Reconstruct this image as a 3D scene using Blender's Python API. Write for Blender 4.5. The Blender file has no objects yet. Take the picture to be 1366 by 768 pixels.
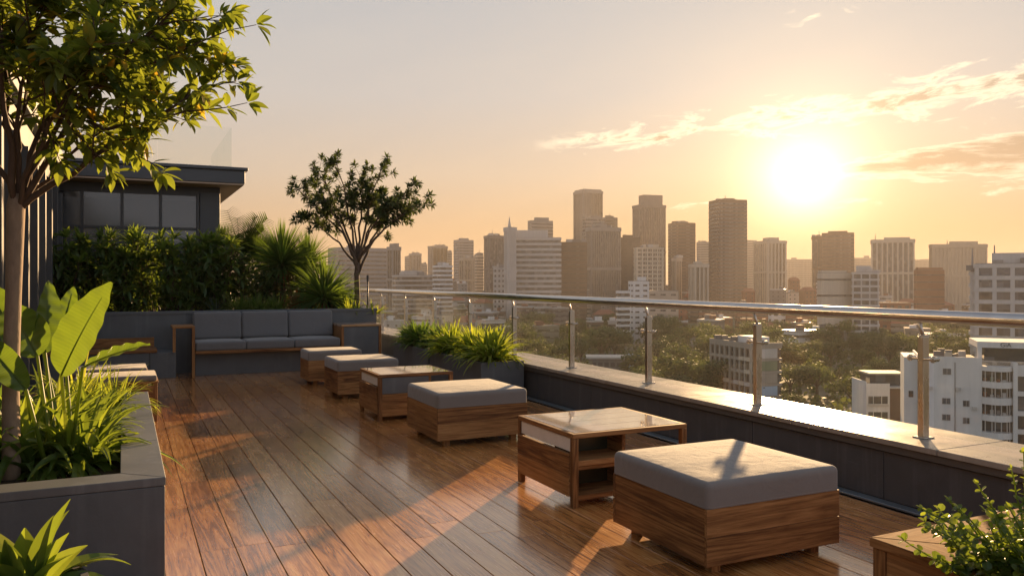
import bpy, math, random
from mathutils import Vector, Matrix, noise
R = math.radians
PI = math.pi
scene = bpy.context.scene
COL = scene.collection

# ------------------------------------------------------------------ camera
CAM_H = 1.6            # eye height above the deck (deck top is z = 0)
YAW = R(25.6)          # camera turned right of the deck boards, which run along +Y
FPX = 1080.0           # focal length in pixels of a 1366 px wide picture
cam_data = bpy.data.cameras.new('camera')
cam = bpy.data.objects.new('camera', cam_data)
COL.objects.link(cam)
cam.location = (0, 0, CAM_H)
cam.rotation_euler = (R(90), 0, -YAW)
cam_data.sensor_width = 36
cam_data.lens = FPX / 1366 * 36
cam_data.shift_y = -12 / 1366
cam_data.clip_start = 0.05
cam_data.clip_end = 20000
scene.camera = cam
scene.render.resolution_x, scene.render.resolution_y = 1024, 575

# ------------------------------------------------------------------ light
SUN_AZ = 45.5          # clockwise from +Y, towards +X
SUN_EL = 10.2
SKY_STRENGTH = 0.10
EXPOSURE = 1.72
scene.view_settings.view_transform = 'Standard'
scene.view_settings.look = 'None'
scene.view_settings.exposure = EXPOSURE
scene.view_settings.gamma = 1
scene.view_settings.use_curve_mapping = False
scene.cycles.use_denoising = True
scene.cycles.max_bounces = 10
scene.cycles.transparent_max_bounces = 24
scene.cycles.volume_bounces = 0
scene.cycles.sample_clamp_indirect = 5
scene.cycles.sample_clamp_direct = 18
scene.cycles.caustics_reflective = False
scene.cycles.caustics_refractive = False

sun_data = bpy.data.lights.new('sun', 'SUN')
sun_data.energy = 5.0
sun_data.angle = R(0.9)
sun_data.color = (1.0, 0.63, 0.31)
sun = bpy.data.objects.new('sun', sun_data)
COL.objects.link(sun)
sd = Vector((math.sin(R(SUN_AZ)) * math.cos(R(SUN_EL)), math.cos(R(SUN_AZ)) * math.cos(R(SUN_EL)), math.sin(R(SUN_EL))))
sun.rotation_euler = sd.to_track_quat('Z', 'Y').to_euler()
sun.location = (60, 60, 60)


class NT:
    """small helper round a node tree"""
    def __init__(s, tree):
        s.t = tree; s.n = tree.nodes; s.l = tree.links
    def new(s, typ, **kw):
        nd = s.n.new(typ)
        for k, v in kw.items(): setattr(nd, k, v)
        return nd
    def put(s, sock, v):
        if hasattr(v, 'is_output'): s.l.new(v, sock)
        elif isinstance(v, (tuple, list)) and sock.type == 'RGBA' and len(v) == 3: sock.default_value = (*v, 1)
        else: sock.default_value = v
    def m(s, op, a, b=None, c=None, clamp=False):
        nd = s.new('ShaderNodeMath', operation=op, use_clamp=clamp)
        for k, v in enumerate((a, b, c)):
            if v is not None: s.put(nd.inputs[k], v)
        return nd.outputs[0]
    def mix(s, f, a, b, blend='MIX', clamp=False):
        nd = s.new('ShaderNodeMix', data_type='RGBA', blend_type=blend, clamp_result=clamp)
        s.put(nd.inputs[0], f); s.put(nd.inputs[6], a); s.put(nd.inputs[7], b)
        return nd.outputs[2]
    def ramp(s, f, stops, interp='LINEAR'):
        nd = s.new('ShaderNodeValToRGB'); cr = nd.color_ramp; cr.interpolation = interp
        while len(cr.elements) < len(stops): cr.elements.new(0.5)
        for e, (p, c) in zip(cr.elements, stops):
            e.position = p; e.color = (*c, 1) if len(c) == 3 else c
        s.put(nd.inputs[0], f)
        return nd.outputs[0]
    def noise(s, vec, scale, detail=4, rough=0.5, dist=0.0, dims='3D'):
        nd = s.new('ShaderNodeTexNoise', noise_dimensions=dims)
        s.put(nd.inputs['Vector'], vec); nd.inputs['Scale'].default_value = scale
        nd.inputs['Detail'].default_value = detail; nd.inputs['Roughness'].default_value = rough
        nd.inputs['Distortion'].default_value = dist
        return nd.outputs[0]
    def mapping(s, vec, scale=(1, 1, 1), loc=(0, 0, 0), rot=(0, 0, 0)):
        nd = s.new('ShaderNodeMapping'); s.put(nd.inputs[0], vec)
        s.put(nd.inputs[1], loc); s.put(nd.inputs[2], rot); s.put(nd.inputs[3], scale)
        return nd.outputs[0]
    def comb(s, x, y, z):
        nd = s.new('ShaderNodeCombineXYZ')
        for k, v in enumerate((x, y, z)): s.put(nd.inputs[k], v)
        return nd.outputs[0]


def make_world():
    w = bpy.data.worlds.new('World'); scene.world = w; w.use_nodes = True
    T = NT(w.node_tree); T.n.clear()
    out = T.new('ShaderNodeOutputWorld'); bg = T.new('ShaderNodeBackground')
    T.l.new(bg.outputs[0], out.inputs[0])
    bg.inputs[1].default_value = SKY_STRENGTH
    sky = T.new('ShaderNodeTexSky', sky_type='NISHITA', sun_disc=False)
    sky.sun_elevation = R(SUN_EL); sky.sun_rotation = R(SUN_AZ)
    sky.air_density = 1.2; sky.dust_density = 4.0; sky.ozone_density = 1.0
    tc = T.new('ShaderNodeTexCoord')
    rot = T.mapping(tc.outputs['Generated'], rot=(0, 0, R(SUN_AZ)))   # +Y now points at the sun
    sep = T.new('ShaderNodeSeparateXYZ'); T.l.new(rot, sep.inputs[0])
    x, y, z = sep.outputs
    DEG = 180 / PI
    el = T.m('MULTIPLY', T.m('ARCSINE', z), DEG)
    az = T.m('MULTIPLY', T.m('ARCTAN2', x, y), DEG)
    aaz = T.m('ABSOLUTE', az)
    # base colour by height, dull and bluish high up; raised behind camera as fill
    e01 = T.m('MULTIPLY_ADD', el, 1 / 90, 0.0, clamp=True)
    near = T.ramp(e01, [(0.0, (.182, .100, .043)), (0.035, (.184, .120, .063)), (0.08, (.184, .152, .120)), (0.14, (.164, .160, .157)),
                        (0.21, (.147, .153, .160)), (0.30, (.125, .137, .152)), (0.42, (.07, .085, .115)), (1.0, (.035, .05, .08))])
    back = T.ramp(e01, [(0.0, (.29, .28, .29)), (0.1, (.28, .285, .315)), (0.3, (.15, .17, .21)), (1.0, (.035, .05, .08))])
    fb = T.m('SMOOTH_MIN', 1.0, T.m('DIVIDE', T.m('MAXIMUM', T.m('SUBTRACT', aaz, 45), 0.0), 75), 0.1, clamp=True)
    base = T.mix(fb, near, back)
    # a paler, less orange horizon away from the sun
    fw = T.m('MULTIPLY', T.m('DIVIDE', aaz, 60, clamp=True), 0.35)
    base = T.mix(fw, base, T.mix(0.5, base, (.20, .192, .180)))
    # faint high veils
    vv = T.comb(T.m('MULTIPLY', az, 0.045), T.m('MULTIPLY_ADD', az, -0.05, T.m('MULTIPLY', el, 0.22)), 0.0)
    veil = T.noise(vv, 1.3, 3, 0.5)
    base = T.mix(T.m('MULTIPLY_ADD', veil, 1.6, -0.6, clamp=True), base, T.mix(1.0, base, (1.10, 1.07, 1.02), 'MULTIPLY'))
    # glow round the sun
    EG = 6.6
    dx = T.m('MULTIPLY', az, 0.95); dy = T.m('SUBTRACT', el, EG)
    g = T.m('SQRT', T.m('ADD', T.m('MULTIPLY', dx, dx), T.m('MULTIPLY', dy, dy)))
    def gauss(rad, p=2.0): return T.m('EXPONENT', T.m('MULTIPLY', T.m('POWER', T.m('DIVIDE', g, rad), p), -1.0))
    glow = T.mix(1.0, T.mix(gauss(2.3, 1.35), (0, 0, 0), (.70, .60, .42)), T.mix(gauss(4.6, 1.3), (0, 0, 0), (.13, .08, .03)), 'ADD')
    glow = T.mix(1.0, glow, T.mix(gauss(12, 1.2), (0, 0, 0), (.012, .004, .0)), 'ADD')
    # clouds, laid out in azimuth and height
    cv = T.comb(T.m('MULTIPLY', az, 0.30), T.m('MULTIPLY_ADD', az, -0.07, T.m('MULTIPLY', el, 1.05)), 3.3)
    n1 = T.noise(cv, 1.05, 10, 0.66, 0.5)
    cv2 = T.comb(T.m('MULTIPLY', az, 0.22), T.m('MULTIPLY_ADD', az, 0.02, T.m('MULTIPLY', el, 1.25)), 8.1)
    n2 = T.noise(cv2, 0.8, 10, 0.66, 0.4)
    def band(c0, slope, h0, hs, nz, a0, a1, soft=2.5, off=0.0):
        c = T.m('MULTIPLY_ADD', az, slope, c0)
        hw = T.m('MAXIMUM', T.m('MULTIPLY_ADD', az, hs, h0), 0.05)
        d = T.m('DIVIDE', T.m('ABSOLUTE', T.m('SUBTRACT', el, c)), hw)
        v = T.m('ADD', T.m('MULTIPLY', T.m('SUBTRACT', nz, 0.5), 5.0), T.m('MULTIPLY_ADD', d, -1.0, 1.0 + off))
        win = T.m('MULTIPLY', T.m('DIVIDE', T.m('SUBTRACT', az, a0), soft, clamp=True), T.m('DIVIDE', T.m('SUBTRACT', a1, az), soft, clamp=True))
        return T.m('MULTIPLY', T.m('MAXIMUM', v, 0.0), win)
    b1 = band(10.75, .075, 1.25, .035, n1, -18.5, 60, 4, -0.25)
    b2 = band(7.15, .03, .30, .10, n2, 0.8, 46, 3, -0.05)
    b3 = band(16.9, .0, .8, .0, n1, -1.5, 3.5, 1.5, -0.85)
    b4 = band(5.0, .02, 1.2, .0, n1, -16, 60, 6, -1.15)
    d1 = T.m('MAXIMUM', T.m('MAXIMUM', b1, b3), b4)
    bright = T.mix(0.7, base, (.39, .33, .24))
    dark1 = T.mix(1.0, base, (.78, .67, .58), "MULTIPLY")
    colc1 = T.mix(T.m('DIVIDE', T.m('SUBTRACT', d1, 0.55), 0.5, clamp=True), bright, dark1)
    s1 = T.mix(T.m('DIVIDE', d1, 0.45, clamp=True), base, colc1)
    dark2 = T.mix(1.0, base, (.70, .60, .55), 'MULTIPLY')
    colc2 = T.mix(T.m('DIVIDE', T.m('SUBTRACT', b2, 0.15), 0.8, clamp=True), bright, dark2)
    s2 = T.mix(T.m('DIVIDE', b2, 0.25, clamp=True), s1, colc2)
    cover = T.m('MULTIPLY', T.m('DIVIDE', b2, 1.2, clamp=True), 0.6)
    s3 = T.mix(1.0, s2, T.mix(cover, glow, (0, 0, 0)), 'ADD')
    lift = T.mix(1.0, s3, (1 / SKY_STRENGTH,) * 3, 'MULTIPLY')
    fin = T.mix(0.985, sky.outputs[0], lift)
    ground = T.mix(T.m('LESS_THAN', el, -0.5), fin, (.9, .6, .4))
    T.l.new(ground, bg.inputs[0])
make_world()

# ------------------------------------------------------------------ helpers
CT, ST = math.cos(YAW), math.sin(YAW)
def W(lat, depth, z=0.0):
    """a point by its distance ahead of the camera and to the right of its axis"""
    return Vector((depth * ST + lat * CT, depth * CT - lat * ST, z))
def pix(px, py, depth): return W((px - 683) / FPX * depth, depth, CAM_H - (py - 372) / FPX * depth)
def lerp(a, b, t): return a + (b - a) * t


class MB:
    def __init__(s): s.v = []; s.f = []; s.r = []
    def add(s, vs, fs, rnd=0.5):
        o = len(s.v); s.v.extend([tuple(p) for p in vs]); s.f.extend([tuple(i + o for i in q) for q in fs]); s.r.extend([rnd] * len(fs))
    def box(s, c, size, rz=0.0, rnd=None, rx=0.0, ry=0.0):
        if rnd is None: rnd = random.random()
        hx, hy, hz = size[0] / 2, size[1] / 2, size[2] / 2
        M = Matrix.Rotation(rz, 3, 'Z') @ Matrix.Rotation(ry, 3, 'Y') @ Matrix.Rotation(rx, 3, 'X')
        c = Vector(c)
        vs = [c + M @ Vector((x * hx, y * hy, z * hz)) for z in (-1, 1) for x, y in ((-1, -1), (1, -1), (1, 1), (-1, 1))]
        s.add(vs, [(3, 2, 1, 0), (4, 5, 6, 7), (0, 1, 5, 4), (1, 2, 6, 5), (2, 3, 7, 6), (3, 0, 4, 7)], rnd); return s
    def bx(s, x0, x1, y0, y1, z0, z1, rnd=None): return s.box(((x0 + x1) / 2, (y0 + y1) / 2, (z0 + z1) / 2), (x1 - x0, y1 - y0, z1 - z0), rnd=rnd)
    def tube(s, pts, radii, n=8, rnd=0.5, caps=True):
        pts = [Vector(p) for p in pts]
        if not hasattr(radii, '__len__'): radii = [radii] * len(pts)
        vs = []; ref = None
        for i, p in enumerate(pts):
            d = (pts[min(i + 1, len(pts) - 1)] - pts[max(i - 1, 0)]).normalized()
            if ref is None: ref = d.orthogonal().normalized()
            ref = (ref - d * ref.dot(d))
            ref = ref.normalized() if ref.length > 1e-6 else d.orthogonal().normalized()
            b = d.cross(ref)
            for k in range(n):
                a = 2 * PI * k / n
                vs.append(p + (ref * math.cos(a) + b * math.sin(a)) * radii[i])
        fs = [(i * n + k, i * n + (k + 1) % n, (i + 1) * n + (k + 1) % n, (i + 1) * n + k) for i in range(len(pts) - 1) for k in range(n)]
        if caps: fs += [tuple(range(n - 1, -1, -1)), tuple(range((len(pts) - 1) * n, len(pts) * n))]
        s.add(vs, fs, rnd); return s
    def blade(s, p0, d, L, Wd, droop=0.5, n=5, fold=0.15, kind='strap', roll=0.0, rnd=None):
        """one leaf: a folded strip that bends downward along its length"""
        if rnd is None: rnd = random.random()
        p = Vector(p0); d = Vector(d).normalized(); vs = []
        side0 = d.cross(Vector((0, 0, 1)))
        side0 = side0.normalized() if side0.length > 1e-3 else Vector((1, 0, 0))
        side0 = Matrix.Rotation(roll, 3, d) @ side0
        for i in range(n + 1):
            t = i / n
            if kind == 'strap': w = Wd * min(1, .45 + t * 3) * (1 - t ** 2.2) + .0006
            elif kind == 'spear': w = Wd * (1 - t) ** .8 + .0006
            elif kind == 'round': w = Wd * math.sqrt(max(0, 1 - (2 * t - 1) ** 2)) + .0008
            else: w = Wd * math.sin(PI * min(1, t ** .85 * .97 + .02)) + .0008
            sd_ = (side0 - d * side0.dot(d)).normalized(); up = sd_.cross(d)
            vs += [p - sd_ * w / 2 + up * w * fold, p.copy(), p + sd_ * w / 2 + up * w * fold]
            p = p + d * (L / n)
            d = (d + Vector((0, 0, -droop / n))).normalized()
        fs = []
        for i in range(n):
            a = i * 3; fs += [(a, a + 1, a + 4, a + 3), (a + 1, a + 2, a + 5, a + 4)]
        s.add(vs, fs, rnd); return s
    def rbox(s, c, size, r, puff=0.0, rnd=0.5, m=7, square=False):
        """rounded cushion block"""
        h = [q / 2 for q in size]; r = min(r, min(h) * .98)
        def grid(hh):
            e = [-hh, -hh + r * .12, -hh + r * .35, -hh + r * .65, -hh + r]
            mid = [lerp(-hh + r, hh - r, i / m) for i in range(1, m)]
            return e + mid + [-q for q in reversed(e)]
        G = [grid(q) for q in h]
        def f(p):
            q = Vector([max(-h[i] + r, min(h[i] - r, p[i])) for i in range(3)])
            d = Vector(p) - q
            if square and p[2] < 0:      # the underside keeps a tight edge where it sits on its frame
                d.z = 0; o = q + (d.normalized() * min(d.length, r) if d.length > 1e-9 else d); o.z = p[2]
            else: o = q + d.normalized() * r if d.length > 1e-9 else q
            k = puff * max(0, 1 - (o.x / h[0]) ** 2) * max(0, 1 - (o.y / h[1]) ** 2)
            o.z += k if o.z > 0 else -k * .2
            return o + Vector(c)
        for ax in range(3):
            a, b = [i for i in range(3) if i != ax]
            for sgn in (-1, 1):
                vs = []
                for u in G[a]:
                    for w in G[b]:
                        p = [0, 0, 0]; p[ax] = sgn * h[ax]; p[a] = u; p[b] = w
                        vs.append(f(p))
                na, nb = len(G[a]), len(G[b]); fs = []
                for i in range(na - 1):
                    for j in range(nb - 1):
                        q = (i * nb + j, (i + 1) * nb + j, (i + 1) * nb + j + 1, i * nb + j + 1)
                        flip = (sgn < 0) ^ (ax == 1)
                        fs.append(tuple(reversed(q)) if flip else q)
                s.add(vs, fs, rnd)
        return s
    def build(s, name, mat, parent=None, smooth=False, bevel=0.0, seg=2, weld=False):
        me = bpy.data.meshes.new(name)
        me.from_pydata(s.v, [], s.f)
        at = me.attributes.new('rnd', 'FLOAT', 'FACE'); at.data.foreach_set('value', s.r)
        if smooth: me.polygons.foreach_set('use_smooth', [True] * len(me.polygons))
        me.materials.append(mat); me.update()
        o = bpy.data.objects.new(name, me); COL.objects.link(o)
        if parent: o.parent = parent
        if weld:
            md = o.modifiers.new('weld', 'WELD'); md.merge_threshold = 0.0004
        if bevel:
            md = o.modifiers.new('soft_edges', 'BEVEL'); md.width = bevel; md.segments = seg; md.limit_method = 'ANGLE'
            md.harden_normals = False
        return o


def tag(o, label=None, cat=None, group=None, kind=None):
    if label: o['label'] = label
    if cat: o['category'] = cat
    if group: o['group'] = group
    if kind: o['kind'] = kind
    return o
def thing(name, label, cat, loc=(0, 0, 0), rz=0.0, group=None):
    o = bpy.data.objects.new(name, None); COL.objects.link(o)
    o.location = loc; o.rotation_euler = (0, 0, rz); o.empty_display_size = 0.2
    return tag(o, label, cat, group)
KIDS = {}
def kids(o): return [c for c in bpy.data.objects if c.parent == o]
def copy_tree(o, parent=None, tree=None):
    c = o.copy(); COL.objects.link(c); c.parent = parent
    for ch in kids(o): copy_tree(ch, c)
    return c

# ------------------------------------------------------------------ materials
MATS = {}
def mat(name):
    m = bpy.data.materials.new(name); m.use_nodes = True
    T = NT(m.node_tree); T.n.clear()
    out = T.new('ShaderNodeOutputMaterial'); p = T.new('ShaderNodeBsdfPrincipled')
    T.l.new(p.outputs[0], out.inputs[0]); MATS[name] = m
    return m, T, p, out
def rnd_attr(T):
    a = T.new('ShaderNodeAttribute', attribute_name='rnd', attribute_type='GEOMETRY'); return a.outputs['Fac']
def obj_rnd(T): return T.new('ShaderNodeObjectInfo').outputs['Random']
def bump(T, p, h, strength=0.2, dist=0.01):
    b = T.new('ShaderNodeBump'); b.inputs['Strength'].default_value = strength; b.inputs['Distance'].default_value = dist
    T.put(b.inputs['Height'], h); T.l.new(b.outputs[0], p.inputs['Normal'])

def wood(name, axis, stops, rough=(.35, .6), coat=0.0, size=1.0, worn=0.0, spec=.5, crough=.22, bs=.25):
    m, T, p, out = mat(name)
    tc = T.new('ShaderNodeTexCoord').outputs['Object']
    r = rnd_attr(T); ofs = T.m('MULTIPLY', r, 61.7)
    add = T.new('ShaderNodeVectorMath', operation='ADD'); T.put(add.inputs[0], tc); T.put(add.inputs[1], T.comb(ofs, T.m('MULTIPLY', r, 23.1), ofs))
    sc = [14 * size] * 3; sc['XYZ'.index(axis)] = 0.9 * size
    v = T.mapping(add.outputs[0], scale=tuple(sc))
    big = T.noise(v, 0.55, 3, .5, 1.6)
    rings = T.m('FRACT', T.m('MULTIPLY', big, 5.0))
    rings = T.m('ABSOLUTE', T.m('MULTIPLY_ADD', rings, 2.0, -1.0))
    fine = T.noise(v, 5.0, 6, .65, .3)
    g = T.m('ADD', T.m('MULTIPLY', rings, .38), T.m('ADD', T.m('MULTIPLY_ADD', fine, 1.0, -.22), T.m('MULTIPLY_ADD', r, .36, -.14)))
    col = T.ramp(g, stops)
    sc2 = [170 * size] * 3; sc2['XYZ'.index(axis)] = 6 * size
    pores = T.noise(T.mapping(add.outputs[0], scale=tuple(sc2)), 1.0, 2, .5)
    col = T.mix(T.m('MULTIPLY', T.m('LESS_THAN', pores, .40), .35), col, T.mix(1.0, col, (.45, .42, .4), 'MULTIPLY'))
    stain = T.noise(tc, 1.4, 5, .6, .4)
    col = T.mix(T.m('MULTIPLY_ADD', stain, 2.0, -.75, clamp=True), col, T.mix(1.0, col, (.78, .74, .70), 'MULTIPLY'))
    if worn:
        wn = T.noise(tc, 2.3, 7, .7, .8)
        col = T.mix(T.m('MULTIPLY', T.m('MULTIPLY_ADD', wn, 5, -2.5, clamp=True), worn), col, (.50, .27, .12))
    T.l.new(col, p.inputs['Base Color'])
    rg = T.m('MULTIPLY_ADD', T.noise(tc, 3.1, 5, .6), rough[1] - rough[0], rough[0])
    rg = T.m('ADD', rg, T.m('MULTIPLY_ADD', fine, .2, -.1)); T.l.new(rg, p.inputs['Roughness'])
    p.inputs['Specular IOR Level'].default_value = spec
    if coat: p.inputs['Coat Weight'].default_value = coat; p.inputs['Coat Roughness'].default_value = crough
    bump(T, p, T.m('ADD', T.m('MULTIPLY', fine, .7), T.m('MULTIPLY', pores, .3)), bs, .003)
    return m

WARM = [(0.0, (.11, .038, .011)), (0.3, (.34, .132, .036)), (0.6, (.62, .27, .078)), (1.0, (.80, .43, .15))]
TEAK = [(0.0, (.065, .027, .010)), (0.25, (.14, .060, .021)), (0.55, (.27, .130, .047)), (1.0, (.42, .225, .09))]
PALE = [(0.0, (.24, .12, .05)), (0.3, (.34, .19, .09)), (0.6, (.44, .27, .14)), (1.0, (.54, .36, .20))]
deck_m = wood('deck_wood', 'Y', WARM, (.15, .34), coat=1.0, crough=.16, worn=.15)
teak_x = wood('teak_along_x', 'X', TEAK, (.55, .72), spec=.25)
teak_y = wood('teak_along_y', 'Y', TEAK, (.55, .72), spec=.25)
teak_z = wood('teak_along_z', 'Z', TEAK, (.55, .72), spec=.25)
teak_dry_y = wood('dry_teak_along_y', 'Y', TEAK, (.75, .9), spec=.1)
teak_dry_x = wood('dry_teak_along_x', 'X', TEAK, (.75, .9), spec=.1)
top_m = wood('tabletop_wood', 'X', PALE, (.12, .26), coat=1.0, crough=.04, bs=.04)
bark_m = None

def rough_mat(name, c1, c2, rough=.7, scale=4.0, detail=8, bs=.25, bd=.004, metallic=0.0, spec=.5, fine=60, stretch=(1, 1, 1), weather=0.0):
    m, T, p, out = mat(name)
    tc = T.mapping(T.new('ShaderNodeTexCoord').outputs['Object'], scale=stretch)
    n = T.noise(tc, scale, detail, .62, .2); f = T.noise(tc, fine, 4, .6)
    g = T.m('ADD', T.m('MULTIPLY', T.m('MULTIPLY_ADD', n, 2.0, -.5), .75), T.m('MULTIPLY', f, .25))
    col = T.mix(T.m('MULTIPLY', g, 1.0, clamp=True), c1, c2)
    if weather:
        geo = T.new('ShaderNodeTexCoord').outputs['Object']
        st = T.noise(T.mapping(geo, scale=(9, 9, .5)), 1.0, 5, .65, .3); pt = T.noise(geo, 1.7, 6, .7, .6); sc = T.noise(T.mapping(geo, scale=(3, 3, 26)), 1.0, 4, .7, 1.2)
        col = T.mix(T.m('MULTIPLY', T.m('MULTIPLY_ADD', st, 5.0, -2.7, clamp=True), .45 * weather), col, tuple(q * 2.1 for q in c2))
        col = T.mix(T.m('MULTIPLY', T.m('MULTIPLY_ADD', pt, 5.0, -2.6, clamp=True), .5 * weather), col, tuple(q * .55 for q in c1))
        col = T.mix(T.m('MULTIPLY', T.m('MULTIPLY_ADD', sc, 12.0, -8.0, clamp=True), .35 * weather), col, tuple(min(1, q * 2.6) for q in c2))
    T.l.new(col, p.inputs['Base Color'])
    T.l.new(T.m('MULTIPLY_ADD', n, .25, rough - .12), p.inputs['Roughness'])
    p.inputs['Metallic'].default_value = metallic; p.inputs['Specular IOR Level'].default_value = spec
    if bs: bump(T, p, T.m('ADD', T.m('MULTIPLY', n, .4), T.m('MULTIPLY', f, .6)), bs, bd)
    return m

slate_m = rough_mat('blue_grey_render', (.060, .069, .078), (.110, .122, .134), .62, 3.0, weather=.35)
rim_m = rough_mat('planter_rim_stone', (.080, .088, .094), (.14, .147, .153), .5, 3.0, weather=.6)
wall_m = rough_mat('dark_parapet_panel', (.040, .042, .046), (.075, .076, .080), .55, 2.2, weather=.8)
coping_m = rough_mat('coping_stone', (.20, .172, .14), (.36, .31, .25), .27, 2.6, spec=.22, bs=.06, weather=.35)
lip_m = rough_mat('coping_lip', (.06, .055, .05), (.10, .09, .08), .5, 4)
gutter_m = rough_mat('gutter_metal', (.16, .20, .23), (.26, .30, .33), .35, 5, metallic=.6)
steel_m = rough_mat('brushed_steel', (.42, .38, .33), (.58, .53, .47), .28, 9, metallic=1.0, bs=.05, stretch=(1, 1, .2))
rail_m = rough_mat('handrail_steel', (.50, .46, .42), (.66, .62, .57), .20, 6, metallic=1.0, bs=.03)
darkmetal_m = rough_mat('dark_metal', (.020, .023, .027), (.040, .044, .050), .42, 3, spec=.5)
roofedge_m = rough_mat('roof_fascia', (.035, .040, .047), (.06, .066, .075), .45, 2)
soffit_m = rough_mat('soffit_board', (.35, .25, .18), (.45, .33, .24), .7, 2)
soil_m = rough_mat('soil', (.018, .012, .008), (.06, .04, .025), .95, 18, bs=.8, bd=.02)
white_m = rough_mat('white_drawer', (.60, .57, .52), (.72, .69, .64), .5, 8)
glassgreen_m = rough_mat('dark_back_panel', (.018, .024, .017), (.04, .045, .032), .3, 4)
terracotta_m = rough_mat('pot_clay', (.05, .05, .05), (.09, .09, .09), .7, 6)

def fabric(name, c, c2, piping=False):
    m, T, p, out = mat(name)
    tc = T.new('ShaderNodeTexCoord').outputs['Object']
    w1 = T.noise(T.mapping(tc, scale=(900, 60, 200)), 1.0, 1, .5); w2 = T.noise(T.mapping(tc, scale=(60, 900, 200)), 1.0, 1, .5)
    wv = T.m('ADD', T.m('MULTIPLY', w1, .5), T.m('MULTIPLY', w2, .5))
    n = T.noise(tc, 2.2, 6, .6, .5); cr = T.noise(tc, 6.0, 3, .5, 1.0)
    g = T.m('ADD', T.m('MULTIPLY', n, .6), T.m('MULTIPLY', wv, .5), clamp=True)
    T.l.new(T.mix(g, c, c2), p.inputs['Base Color'])
    p.inputs['Roughness'].default_value = .88; p.inputs['Sheen Weight'].default_value = .3; p.inputs['Specular IOR Level'].default_value = .25
    b1 = T.new('ShaderNodeBump'); b1.inputs['Strength'].default_value = .5; b1.inputs['Distance'].default_value = .02
    T.put(b1.inputs['Height'], T.m('ADD', T.m('MULTIPLY', cr, .7), T.m('MULTIPLY', n, .6)))
    b2 = T.new('ShaderNodeBump'); b2.inputs['Strength'].default_value = .35; b2.inputs['Distance'].default_value = .002
    T.put(b2.inputs['Height'], wv); T.l.new(b1.outputs[0], b2.inputs['Normal']); T.l.new(b2.outputs[0], p.inputs['Normal'])
    return m
cush_m = fabric('grey_cushion_fabric', (.135, .122, .113), (.215, .193, .178))
sofa_m = fabric('slate_sofa_fabric', (.095, .098, .104), (.155, .158, .164))
pipe_m = fabric('cushion_piping', (.20, .19, .18), (.28, .26, .25))

def leaf(name, stops, trans=.45, tcol=(.30, .40, .04), rough=.42, vary=0.0):
    """leaf blades: colour differs from leaf to leaf, light passes through them"""
    m, T, p, out = mat(name)
    r = rnd_attr(T); tc = T.new('ShaderNodeTexCoord').outputs['Object']
    n = T.noise(tc, 14, 3, .5)
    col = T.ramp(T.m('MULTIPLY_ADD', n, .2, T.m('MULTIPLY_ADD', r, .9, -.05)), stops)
    if vary:
        o = obj_rnd(T); o2 = T.m('FRACT', T.m('MULTIPLY', o, 7.31))
        col = T.mix(T.m('MULTIPLY', T.m('SUBTRACT', 1.0, o), vary), col, T.mix(1.0, col, (.35, .42, .45), 'MULTIPLY'))
        col = T.mix(T.m('MULTIPLY', T.m('POWER', o2, 3.0), vary), col, T.mix(1.0, col, (2.6, 2.0, 1.1), 'MULTIPLY'))
    T.l.new(col, p.inputs['Base Color']); p.inputs['Roughness'].default_value = rough
    p.inputs['Specular IOR Level'].default_value = .45
    tr = T.new('ShaderNodeBsdfTranslucent')
    T.l.new(T.mix(.45, tcol, T.mix(1.0, col, (3.6, 3.6, 2.0), 'MULTIPLY')), tr.inputs[0])
    ms = T.new('ShaderNodeMixShader'); ms.inputs[0].default_value = trans
    T.l.new(p.outputs[0], ms.inputs[1]); T.l.new(tr.outputs[0], ms.inputs[2]); T.l.new(ms.outputs[0], out.inputs[0])
    return m
G_TREE = [(0.0, (.03, .06, .012)), (0.4, (.055, .095, .02)), (0.8, (.11, .15, .026)), (0.90, (.18, .18, .03)), (0.955, (.42, .22, .03)), (1.0, (.48, .20, .03))]
G_DARK = [(0.0, (.012, .024, .010)), (0.5, (.025, .045, .014)), (1.0, (.05, .08, .022))]
G_MID = [(0.0, (.022, .05, .012)), (0.5, (.045, .085, .018)), (1.0, (.09, .13, .03))]
G_LIME = [(0.0, (.04, .08, .012)), (0.5, (.09, .14, .02)), (0.85, (.16, .20, .03)), (1.0, (.24, .24, .05))]
G_BLUE = [(0.0, (.03, .05, .04)), (0.5, (.06, .09, .07)), (1.0, (.10, .14, .11))]
G_RED = [(0.0, (.09, .03, .012)), (0.5, (.15, .05, .02)), (1.0, (.2, .09, .03))]
leaf_tree = leaf('tree_leaf', G_TREE, .44, (.36, .37, .03), .38)
leaf_small = leaf('small_tree_leaf', G_DARK, .25, (.16, .18, .03))
leaf_hedge = leaf('hedge_leaf', G_MID, .38, (.30, .36, .03))
leaf_mid = leaf('garden_leaf', G_MID, .35, (.22, .32, .03))
leaf_dark = leaf('dark_garden_leaf', G_DARK, .28, (.13, .18, .02))
leaf_lime = leaf('lime_leaf', G_LIME, .45, (.50, .52, .04))
leaf_blue = leaf('blue_green_leaf', G_BLUE, .15, (.1, .16, .1))
leaf_red = leaf('reddish_leaf', G_RED, .3, (.4, .12, .03))
leaf_big = leaf('broad_leaf', [(0, (.035, .075, .012)), (.5, (.06, .11, .016)), (1, (.10, .15, .02))], .36, (.20, .25, .02), .34)
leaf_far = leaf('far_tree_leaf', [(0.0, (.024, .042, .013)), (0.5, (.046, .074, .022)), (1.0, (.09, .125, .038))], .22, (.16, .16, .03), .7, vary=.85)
bark_m = rough_mat('bark', (.15, .105, .075), (.32, .235, .165), .85, 22, bs=.7, bd=.006, stretch=(1, 1, .35))
darkbark_m = rough_mat('dark_bark', (.05, .032, .022), (.12, .08, .055), .85, 25, bs=.6, bd=.005, stretch=(1, 1, .35))

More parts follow.
